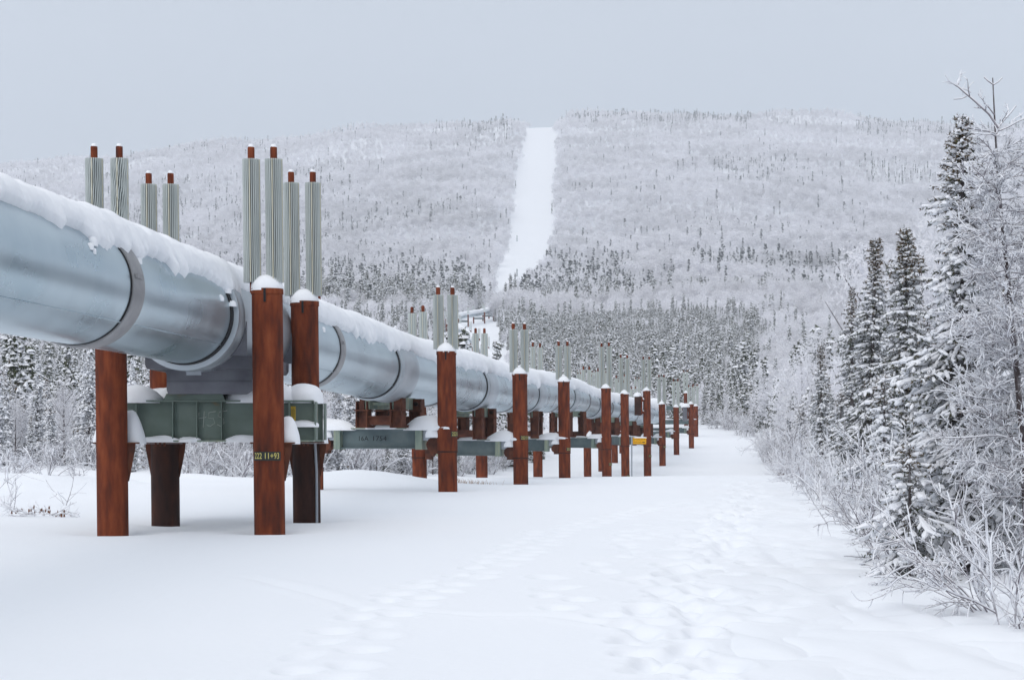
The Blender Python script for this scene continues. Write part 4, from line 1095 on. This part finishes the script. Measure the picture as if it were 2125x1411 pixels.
# larch
def larch():
    g = np.random.RandomState(77); tw = MB(); mb = MB()
    d0 = 19.2; base = np.array([wx(2140, d0), d0, 0.0]); zg = gz(base[0], base[1])
    tp = [(2140, 1230), (2122, 900), (2108, 740), (2090, 560), (2074, 400), (2066, 280), (2060, 158)]
    P = np.array([(wx(px, d0) - base[0], 0, wz(py, d0) - zg) for px, py in tp]); P[0, 2] = -.3
    tw.tube(P, [.042, .034, .028, .022, .016, .010, .005], 9, 0)
    H = P[-1, 2]
    def at(z): return np.array([np.interp(z, P[:, 2], P[:, 0]), 0, z])
    # the big reaching top limbs seen against the sky
    def limb(pts, r, subs, m=mb):
        Q = np.array([(wx(px, d0) - base[0], dy, wz(py, d0) - zg) for px, py, dy in pts])
        m.tube(Q, np.linspace(r, r * .5, len(Q)), 6, 0); m.tube(Q[1:] + [0, 0, r * .8], np.linspace(r, r * .7, len(Q) - 1) * 1.05, 6, 1, flat=.8)
        for _ in range(subs):
            f = g.uniform(.25, .95) * (len(Q) - 1); a = int(f); p = Q[a] + (Q[a + 1] - Q[a]) * (f - a); ax = Q[-1] - Q[0]; ax /= np.linalg.norm(ax)
            dd = ax * .5 + g.randn(3) * .5; dd[2] = abs(dd[2]); twig_rec(m, g, p, dd / np.linalg.norm(dd), g.uniform(.08, .22), .006, 1, 4, (0, 2), .2, .9)
    limb([(2072, 262, 0), (2050, 235, -.05), (2018, 210, -.1), (1996, 193, -.12), (1974, 176, -.15)], .013, 7)
    limb([(2000, 200, -.1), (1988, 206, -.13), (1972, 208, -.15)], .008, 0)
    limb([(2062, 172, 0), (2050, 164, 0), (2042, 157, 0)], .009, 0); limb([(2062, 172, 0), (2072, 166, 0), (2080, 158, 0)], .008, 0)
    limb([(2070, 262, 0), (2085, 245, .05), (2100, 230, .08), (2114, 213, .1)], .010, 2)
    limb([(2071, 268, 0), (2095, 258, .05), (2115, 247, .08), (2140, 236, .1)], .010, 3)
    limb([(2072, 275, 0), (2045, 272, -.1), (2012, 271, -.2)], .011, 4); limb([(2073, 275, 0), (2055, 285, -.2), (2035, 287, -.4)], .010, 3)
    limb([(2064, 235, 0), (2050, 222, -.05), (2036, 213, -.1)], .008, 2)
    limb([(2076, 345, 0), (2050, 318, -.1), (2035, 330, -.15)], .008, 3); limb([(2080, 350, 0), (2100, 340, .1), (2130, 336, .2)], .008, 3)
    nb = 150
    for i in range(nb):
        z = H * (.16 + .70 * (i / nb)); az = i * 2.4 + g.randn() * .3; L = np.interp(z / H, [.1, .35, .6, .8, 1], [.9, .9, .72, .5, .3]) * g.uniform(.5, 1.05)
        d = np.array([math.cos(az), math.sin(az), g.uniform(-.15, .25)]); d /= np.linalg.norm(d)
        twig_rec(mb, g, at(z), d, L, .0076, 2, 4, (0, 6, 12), .12, .62)
    cr = mb.mesh('crown', [M['twig'], M['treesnow']], True); tr = tw.mesh('trunk', [M['bark']], True)
    plant('larch_tree', (tr, cr), base[0], base[1], 'bare frosted larch at the right edge with limbs reaching up into the sky', 'larch', None, z=zg)
larch()
# frosted willow shrubs at the edge of the track
WIL = [ # px, d, H, stems, spread, bias, label
 (1858, 22.9, 1.55, 14, .8, (-.75, -.1), 'big frosted willow shrub arching left over the track, in front of the bushy spruce'),
 (1840, 26.0, 1.7, 14, .6, (-.2, 0), 'frosted willow shrub with upright snowy rods below the bushy spruce'),
 (2068, 16.4, 1.05, 20, .7, (-.45, 0), 'thick-frosted willow shrub in the lower right corner with arching rods'),
 (2128, 15.2, .95, 16, .6, (-.1, 0), 'frosted shrub cut by the right edge, nearest to the viewer'),
 (1985, 18.6, .8, 9, .9, (-.8, 0), 'low frosted shrub with branches lying left across the snow'),
 (1905, 24.5, 1.6, 12, .5, (.1, 0), 'frosted shrub with thin upright rods in front of the tall spruce'),
 (2035, 19.5, 1.2, 12, .6, (.1, 0), 'frosted shrub at the foot of the larch'),
]
for i, (px, d, H, ns, sp_, bi, lbl) in enumerate(WIL):
    x, y = at_px(px, d)
    plant('willow_shrub', (None, shrub_mesh(100 + i, H, max(7, int(ns * .62)), sp_, 2, 4, (0, 4, 6), .0100 * (d / 20) ** .5, bi, .62)), x, y, lbl, 'shrub', 'frosted willow shrubs')
SHR = [(None, shrub_mesh(200 + i, 1.4, 9, .5, 2, 3, (0, 4, 6), .012, (0, 0), .5)) for i in range(4)]
SHF = [(None, shrub_mesh(220 + i, 1.8, 10, .5, 2, 3, (0, 4, 5), .020, (0, 0), .35)) for i in range(4)]
g = np.random.RandomState(8)
d = 27.0; i = 0
while d < 128:
    x = float(clear_r(d)) + g.uniform(.1, .9)
    me = SHR[i % 4] if d < 60 else SHF[i % 4]
    plant('willow_shrub', me, x, d, 'frosted willow shrub in the row lining the right side of the track', 'shrub', 'shrubs lining the right of the track', (g.uniform(.8, 1.1), g.uniform(.8, 1.1), g.uniform(.55, 1.05)), g.rand() * 6)
    d += 3.2 if d < 60 else 6.0; i += 1
# left: thin twigs in the snow before the wood
def leafy_twigs():
    g = np.random.RandomState(4); mb = MB(); lf = MB(); x0, y0 = px_ground(72, 1072)
    for q in range(16):
        a = g.uniform(-.2, .4); dd = np.array([g.choice([-1, 1]) * 1.0, g.uniform(-.3, .3), g.uniform(.0, .35)]); dd /= np.linalg.norm(dd)
        twig_rec(mb, g, (g.uniform(-.25, .35), g.uniform(-.1, .1), .05), dd, g.uniform(.3, .55), .006, 1, 3, (0, 5), -.05, .7)
    for q in range(34): u_ = g.rand() ** .7; lf.dome((-.45 + 1.15 * u_, g.uniform(-.12, .12), .17 - .16 * abs(u_ - .35) * 1.6 + g.randn() * .035), .012 * g.uniform(.6, 1.6), .012, .018 * g.uniform(.6, 1.5), nu=5, nv=3)
    o = plant('fallen_branch', (None, mb.mesh('b', [M['twig'], M['treesnow']], True)), x0, y0, 'snow-dusted fallen branch with brown leaves lying left of the anchor', 'branch', None)
    c = bpy.data.objects.new('leaves', lf.mesh('leaves', [M['leaf_dead']])); COL.objects.link(c); c.parent = o
leafy_twigs()
for px, py, H, lbl in ((22, 1058, 1.05, 'bare frosted sapling leaning right at the far left edge'), (132, 1048, .95, 'tiny bare sapling sticking out of the snow left of the anchor'), (-20, 1030, 1.2, 'frosted sapling cut by the left edge')):
    x, y = px_ground(px, py)
    plant('sapling', (None, shrub_mesh(int(px + 300), H, 2 if px > 100 else 3, .35, 1, 4, (0, 5), .010, (.25 if px < 100 else 0, 0), .4)), x, y, lbl, 'sapling', 'saplings on the left')
for px, py in ((700, 1000), (735, 992), (690, 985), (760, 985), (420, 1012), (300, 1040), (380, 1030)):
    pass
# stump by the track
x, y = px_ground(1622, 978)
mb = MB(); mb.dome((x, y, gz(x, y) - .03), .17, .14, .22, nz=.3, seed=3); tag(mb.build('stump', M['dark_rust'], smooth=True), 'small dark stump at the right side of the track', 'stump')

# ------------------------------------------------------------------ woods: where trees stand
def jitter_grid(y0, y1, sp, g, umax=.30):
    ys = np.arange(y0, y1, sp); out = []
    for yy in ys:
        xs = np.arange(-umax * yy - 3, umax * yy + 3, sp)
        out.append(np.stack([xs + g.uniform(-.48, .48, len(xs)) * sp, yy + g.uniform(-.48, .48, len(xs)) * sp], 1))
    return np.concatenate(out)
def outside(X, Y, ml=1.5, mr=1.0): return (X < clear_l(Y) - ml) | (X > clear_r(Y) + mr)
def in_px(px, py, x0, x1, y0, y1, soft=20):
    return ss(x0 - soft, x0 + soft, px) * (1 - ss(x1 - soft, x1 + soft, px)) * ss(y0 - soft * .5, y0 + soft * .5, py) * (1 - ss(y1 - soft * .5, y1 + soft * .5, py))
g = np.random.RandomState(42)
RWOOD = [spruce_meshes(300 + i, 5.0, [.50, .62, .46, .58, .66, .42][i % 6], 230, 6, snow=[.95, 1, .9, .95][i % 4], brown=[.08, .15, .1, .05][i % 4], ps=.068, frost=.8, tall=2.0) for i in range(8)]
MWOOD = [spruce_meshes(330 + i, 5.0, [.62, .75, .55, .7, .8, .5][i % 6], 90, 4, snow=[.9, .8, .75, .9][i % 4], brown=.05, ps=.12, nd=3, frost=.5, tall=1.3) for i in range(6)]
BMID = [birch_meshes(360 + i, 6.0, 1.6, 2600, .035, True, 1.6) for i in range(4)]
cnt_s = cnt_b = 0
A_ = jitter_grid(62, 150, 1.95, g); B_ = jitter_grid(150, 262, 2.4, g); P0 = np.concatenate([A_, B_])
X, Y = P0[:, 0], P0[:, 1]
keep = outside(X, Y, .8, 1.8) & ~((X > 0) & (Y < 62 + 0)); P0 = P0[keep]
X, Y = P0[:, 0], P0[:, 1]
# nothing close on the far left where open snow lies before the wood
edge_l = clear_l(Y) - X
P0 = P0[~((X < 0) & (Y < 66 + 3 * vn(X / 3, Y / 3, 2)))]
R_ = jitter_grid(40, 62, 2.0, g); R_ = R_[R_[:, 0] > clear_r(R_[:, 1]) + 2.2]; P0 = np.concatenate([R_, P0])
order = np.argsort(P0[:, 1]); P0 = P0[order]
rest = []; lim_s, lim_b = 240, 70
for x, y in P0:
    px = x / y * FPX + 1062.5
    left = x < clear_l(y)
    pb = .22 if left else np.interp(px, [1100, 1400, 1600, 1800], [.15, .30, .55, .35])
    isb = g.rand() < pb
    # how much of it can the photo show: the wood right behind the front rows is hidden
    depth_in = (clear_l(y) - x) if left else (x - clear_r(y))
    if abs(px - 1062) > 1150: rest.append((x, y, isb)); continue
    if isb:
        if cnt_b < lim_b and y < 230:
            cnt_b += 1; H = g.uniform(.6, 1.2) * (1.0 if not left else .55)
            plant('frosted_birch', BMID[g.randint(4)], x, y, 'slender frost-white birch in the wood left of the pipeline' if left else 'slender frost-white birch in the wood right of the track', 'birch', 'birches in the left wood' if left else 'birches in the right wood', (H * g.uniform(.6, .9), H * g.uniform(.6, .9), H), g.rand() * 6)
        else: rest.append((x, y, True))
    else:
        if cnt_s < lim_s and (y < 150 or g.rand() < .4):
            cnt_s += 1
            H = g.uniform(.45, 1.0) ** 1.2 * (1.02 if left else 1.02) * np.interp(y, [40, 60, 120, 200], [.6, .85, 1.0, 1.2])
            w = g.uniform(.8, 1.25) * H ** .5
            plant('spruce_tree', (RWOOD if y < 130 else MWOOD)[g.randint(6)], x, y, 'small white-caked spruce in the wood left of the pipeline' if left else 'small snowy spruce in the wood right of the track', 'spruce', 'spruces in the left wood' if left else 'spruces in the right wood', (w * .85, w * .85, H), g.rand() * 6, (g.randn() * .02, g.randn() * .02))
        else: rest.append((x, y, False))
# frosted undergrowth in front of the left wood, seen under the pipe
i = 0
# tall frosted birches and bushes closing the view at the end of the track
DWOOD = [spruce_meshes(480 + i, 5.0, [.52, .62, .46][i % 3], 170, 4, snow=.62, brown=.04, ps=.095, nd=4, frost=.22, tall=1.6) for i in range(3)]
for k in range(30):
    if k < 18: d = g.uniform(150, 222); x = float(clear_r(d)) + g.uniform(1.5, 8.0)
    else: d = g.uniform(90, 150); x = float(clear_r(d)) + g.uniform(2.5, 9.0)
    H = g.uniform(.75, 1.25)
    plant('spruce_tree', DWOOD[k % 3], x, d, 'darker narrow spruce rising among the frosted bushes by the far end of the track', 'spruce', 'dark narrow spruces by the far end of the track', (H ** .5,) * 2 + (H,), g.rand() * 6)
for k in range(16):
    d = float(np.interp(k, [0, 15], [62, 135])); x = float(clear_r(d)) + g.uniform(.9, 2.6); H = g.uniform(.45, .95)
    plant('spruce_tree', RWOOD[k % 6], x, d, 'snow-caked spruce of the front row lining the right side of the track', 'spruce', 'front row of spruces right of the track', (H ** .5 * 1.1,) * 2 + (H,), g.rand() * 6)
for k in range(14):
    d = g.uniform(95, 215); x = float(clear_r(d)) + g.uniform(1.0, 9.0)
    plant('frosted_birch', BMID[k % 4], x, d, 'tall thin frost-white birch beside the far end of the track', 'birch', 'tall birches by the far end of the track', (g.uniform(.55, .8),) * 2 + (g.uniform(.9, 1.35),), g.rand() * 6)
for k in range(24):
    d = g.uniform(128, 212); x = float(clear_r(d)) + g.uniform(.0, 1.5)
    plant('willow_shrub', SHF[k % 4], x, d, 'frosted bush on the bank at the far end of the track', 'shrub', 'bushes at the far end of the track', (1.3, 1.3, g.uniform(.9, 1.4)), g.rand() * 6)
for y in np.arange(62, 126, 2.1):
    for off in (1.2, 3.1) if y < 90 else (1.0,):
        x = float(clear_l(y)) - off - g.uniform(0, 1.0)
        if y < 66: continue
        plant('frosted_shrub', SHF[i % 4], x, y + g.uniform(-.8, .8), 'frosted bush at the foot of the left wood, seen under the pipe', 'shrub', 'bushes at the foot of the left wood', (1.0, 1.0, g.uniform(.6, 1.15)), g.rand() * 6); i += 1
for px in (-30, 20, 60, 110, 165):
    d = g.uniform(47, 58); x = wx(px + g.uniform(-15, 15), d)
    plant('frosted_shrub', SHF[i % 4], x, d, 'low frosted bush on the open snow at the far left', 'shrub', 'bushes on the open snow at the far left', (.7, .7, g.uniform(.25, .5)), g.rand() * 6); i += 1
for px in range(40, 660, 42):
    d = g.uniform(63, 69); x = wx(px + g.uniform(-15, 15), d)
    plant('frosted_shrub', SHF[i % 4], x, d, 'frosted bush at the foot of the left wood, left of the rear anchor posts', 'shrub', 'bushes before the left wood', (.8, .8, g.uniform(.3, .75)), g.rand() * 6); i += 1

# ------------------------------------------------------------------ the wooded hillside as two masses
def gn_scatter(name, label, cat, P, rot, sxy, sz, idx, protos):
    n = len(P); me = bpy.data.meshes.new(name); me.vertices.add(n); me.vertices.foreach_set('co', P.astype(np.float32).ravel())
    for nm, arr in (('rot', rot), ('sxy', sxy), ('sz', sz)):
        a = me.attributes.new(nm, 'FLOAT', 'POINT'); a.data.foreach_set('value', np.asarray(arr, np.float32))
    a = me.attributes.new('idx', 'INT', 'POINT'); a.data.foreach_set('value', np.asarray(idx, np.int32))
    coll = bpy.data.collections.new(name + '_kinds')
    for k, m_ in enumerate(protos):
        o = bpy.data.objects.new('%s_kind_%s' % (name, chr(97 + k)), m_); coll.objects.link(o)
    o = bpy.data.objects.new(name, me); COL.objects.link(o)
    ng = bpy.data.node_groups.new(name, 'GeometryNodeTree')
    ng.interface.new_socket('Geometry', in_out='INPUT', socket_type='NodeSocketGeometry'); ng.interface.new_socket('Geometry', in_out='OUTPUT', socket_type='NodeSocketGeometry')
    N, L = ng.nodes, ng.links
    gi, go = N.new('NodeGroupInput'), N.new('NodeGroupOutput')
    ci = N.new('GeometryNodeCollectionInfo'); ci.inputs['Collection'].default_value = coll; ci.inputs['Separate Children'].default_value = True; ci.inputs['Reset Children'].default_value = True
    ip = N.new('GeometryNodeInstanceOnPoints'); ip.inputs['Pick Instance'].default_value = True
    def attr(nm, ty):
        a = N.new('GeometryNodeInputNamedAttribute'); a.data_type = ty; a.inputs['Name'].default_value = nm; return a.outputs['Attribute']
    cr = N.new('ShaderNodeCombineXYZ'); L.new(attr('rot', 'FLOAT'), cr.inputs[2])
    cs = N.new('ShaderNodeCombineXYZ'); sx = attr('sxy', 'FLOAT'); L.new(sx, cs.inputs[0]); L.new(sx, cs.inputs[1]); L.new(attr('sz', 'FLOAT'), cs.inputs[2])
    L.new(gi.outputs[0], ip.inputs['Points']); L.new(ci.outputs[0], ip.inputs['Instance']); L.new(attr('idx', 'INT'), ip.inputs['Instance Index'])
    L.new(cr.outputs[0], ip.inputs['Rotation']); L.new(cs.outputs[0], ip.inputs['Scale']); L.new(ip.outputs[0], go.inputs[0])
    md = o.modifiers.new('scatter', 'NODES'); md.node_group = ng
    return tag(o, label, cat, kind='stuff')
g = np.random.RandomState(99)
pts = []
for y0, y1, sp in ((262, 420, 2.3), (420, 640, 2.5), (640, 900, 3.3), (900, 1300, 4.6), (1300, 1900, 5.4), (1900, 3060, 6.2)):
    pts.append(jitter_grid(y0, y1, sp, g, .31))
Pf = np.concatenate(pts + [np.array([(a, b) for a, b, c in rest])]); nrest = len(rest)
forced = np.full(len(Pf), -1); forced[-nrest:] = [1 if c else 0 for a, b, c in rest]
X, Y = Pf[:, 0], Pf[:, 1]
wob = fbm(Y / 14., X * 0, 88, 3) * np.minimum(Y / 110., 9)
ok = outside(X + wob, Y, 1.5, 1.0); Pf, forced = Pf[ok], forced[ok]; X, Y = Pf[:, 0], Pf[:, 1]
Z = ground(X, Y); px = X / Y * FPX + 1062.5; py = 905 - (Z - CAMZ) / Y * FPX
right = X > clear_r(Y)
nz = fbm(X / 70., Y / 60., 5, 4); nz2 = vn(X / 16., Y / 16., 6)
p = np.full(len(X), .020)
p = np.maximum(p, .10 * (nz > .30))
def clump(x0, x1, y0, y1, pr, th=-.1, soft=20):
    global p
    p = np.maximum(p, pr * in_px(px, py, x0, x1, y0, y1, soft) * (nz > th) * (nz2 + .5 + .35 > .3))
clump(1440, 1990, 540, 600, .55, .0, 26); clump(1580, 1990, 552, 612, .7, -.15, 16); clump(1640, 1960, 600, 655, .35, .0, 16); clump(1480, 2000, 340, 395, .38, .0, 12); clump(1170, 1560, 222, 262, .45, -.0, 5); clump(1780, 2125, 240, 290, .3, -.2, 6); clump(900, 1065, 240, 280, .35, -.2, 5)
clump(1060, 1310, 550, 650, .72, -.25, 30); clump(640, 1010, 560, 760, .62, -.3, 30); clump(420, 1010, 430, 590, .28, -.05); clump(180, 720, 345, 420, .28, .05, 10)
clump(1200, 1640, 480, 640, .14, -.1); clump(700, 1060, 262, 285, .2, .1, 6); clump(-100, 420, 430, 700, .35, -.1)
mid = (Y < 700) & right; 
p = np.where(mid, np.maximum(p, np.interp(px, [1000, 1480, 1600, 1700, 2100], [.90, .86, .5, .35, .3]) * (nz2 + .5 > .22) * (1 - ss(540, 720, Y))), p)
p = np.where((Y < 560) & ~right, .5, p)
isp = g.rand(len(X)) < p
isp = np.where(forced >= 0, forced == 0, isp)
FS = [spruce_meshes(400 + i, 5.0, [.62, .75, .55, .8][i % 4], 75, 3, snow=.52, brown=.03, ps=.15, nd=4, trunk=False, frost=.16, tall=1.3)[1] for i in range(5)]      # 0-4 mid, snowy
FS += [spruce_meshes(420 + i, 5.0, [.55, .7, .5, .62][i % 4], 30, 2, snow=.12, brown=.0, ps=.32, nd=4, trunk=False, frost=.06, far=True)[1] for i in range(4)]   # 5-8 far, darker
FB = [birch_meshes(440 + i, 8.0, 2.3, 480, .13, True, 1.2, .1)[1] for i in range(5)] + [birch_meshes(460 + i, 8.0, 2.6, 190, .24, False, 1.2, .08)[1] for i in range(5)]
# the wood goes on beside and behind the viewer, out of the picture
bx_ = np.stack([g.uniform(6, 34, 900), g.uniform(-45, 62, 900)], 1); bx_ = bx_[(bx_[:, 0] > .335 * np.maximum(bx_[:, 1], 0) + 2.5) & (bx_[:, 0] > clear_r(bx_[:, 1]) + 3)]
X = np.concatenate([X, bx_[:, 0]]); Y = np.concatenate([Y, bx_[:, 1]]); Z = np.concatenate([Z, ground(bx_[:, 0], bx_[:, 1])]); isp = np.concatenate([isp, g.rand(len(bx_)) < .8]); nz = np.concatenate([nz, np.zeros(len(bx_))])
n = len(X); r1, r2, r3 = g.rand(n), g.rand(n), g.rand(n)
H = np.where(Y < 700, 3.8 + 2.2 * r1 + 3.4 * (r2 > .93), 8.0 + 5.0 * r1 + 4 * (r2 > .88))
far = Y > 690 + 220 * r2
s = isp
idx = np.where(far, 5 + (r3 * 4).astype(int), (r3 * 5).astype(int)); hs = H / 5.0
gn_scatter('spruce_forest', 'snow-dusted dark spruces massed on the valley floor and hillside', 'forest', np.stack([X, Y, Z - .1], 1)[s], r2[s] * 6.28, (hs * np.where(far, .60, .80) * (.75 + .5 * r3))[s], hs[s], idx[s], FS)
b = ~isp
pxn = X / np.maximum(Y, 1) * FPX + 1062.5
hb = np.interp(Y, [150, 260, 500, 700, 1000, 2400, 2950], [.75, .72, .75, 1.0, 1.35, 1.35, 1.05]) * (.65 + .65 * r1) * np.where((Y < 620) & (pxn < 1580), .62, 1.0) * (1 + .12 * nz)
idx = np.where(Y > 1000, 5 + (r3 * 5).astype(int), (r3 * 5).astype(int))
gn_scatter('birch_forest', 'frost-white birch forest covering the whole hillside', 'forest', np.stack([X, Y, Z - .3], 1)[b], r2[b] * 6.28, (hb * (1 + .3 * r3))[b], hb[b], idx[b], FB)
print('forest', s.sum(), b.sum(), 'individual', cnt_s, cnt_b)

# ------------------------------------------------------------------ frosty air
HAZE = True
if HAZE:
    mb = MB(); mb.box((0, 1690, 345), (4400, 3680, 770)); 
    V = mb.v[0]
    hz = mb.build('haze', [], None)
    m = bpy.data.materials.new('haze'); m.use_nodes = True; nt = m.node_tree
    for nn in list(nt.nodes): nt.nodes.remove(nn)
    out = nt.nodes.new('ShaderNodeOutputMaterial'); vol = nt.nodes.new('ShaderNodeVolumePrincipled')
    vol.inputs['Color'].default_value = (0.93, 0.96, 1.0, 1); vol.inputs['Density'].default_value = 0.00020; vol.inputs['Anisotropy'].default_value = 0.2
    nt.links.new(vol.outputs[0], out.inputs['Volume'])
    hz.data.materials.append(m)
    tag(hz, 'pale frosty haze filling the valley air', kind='stuff')
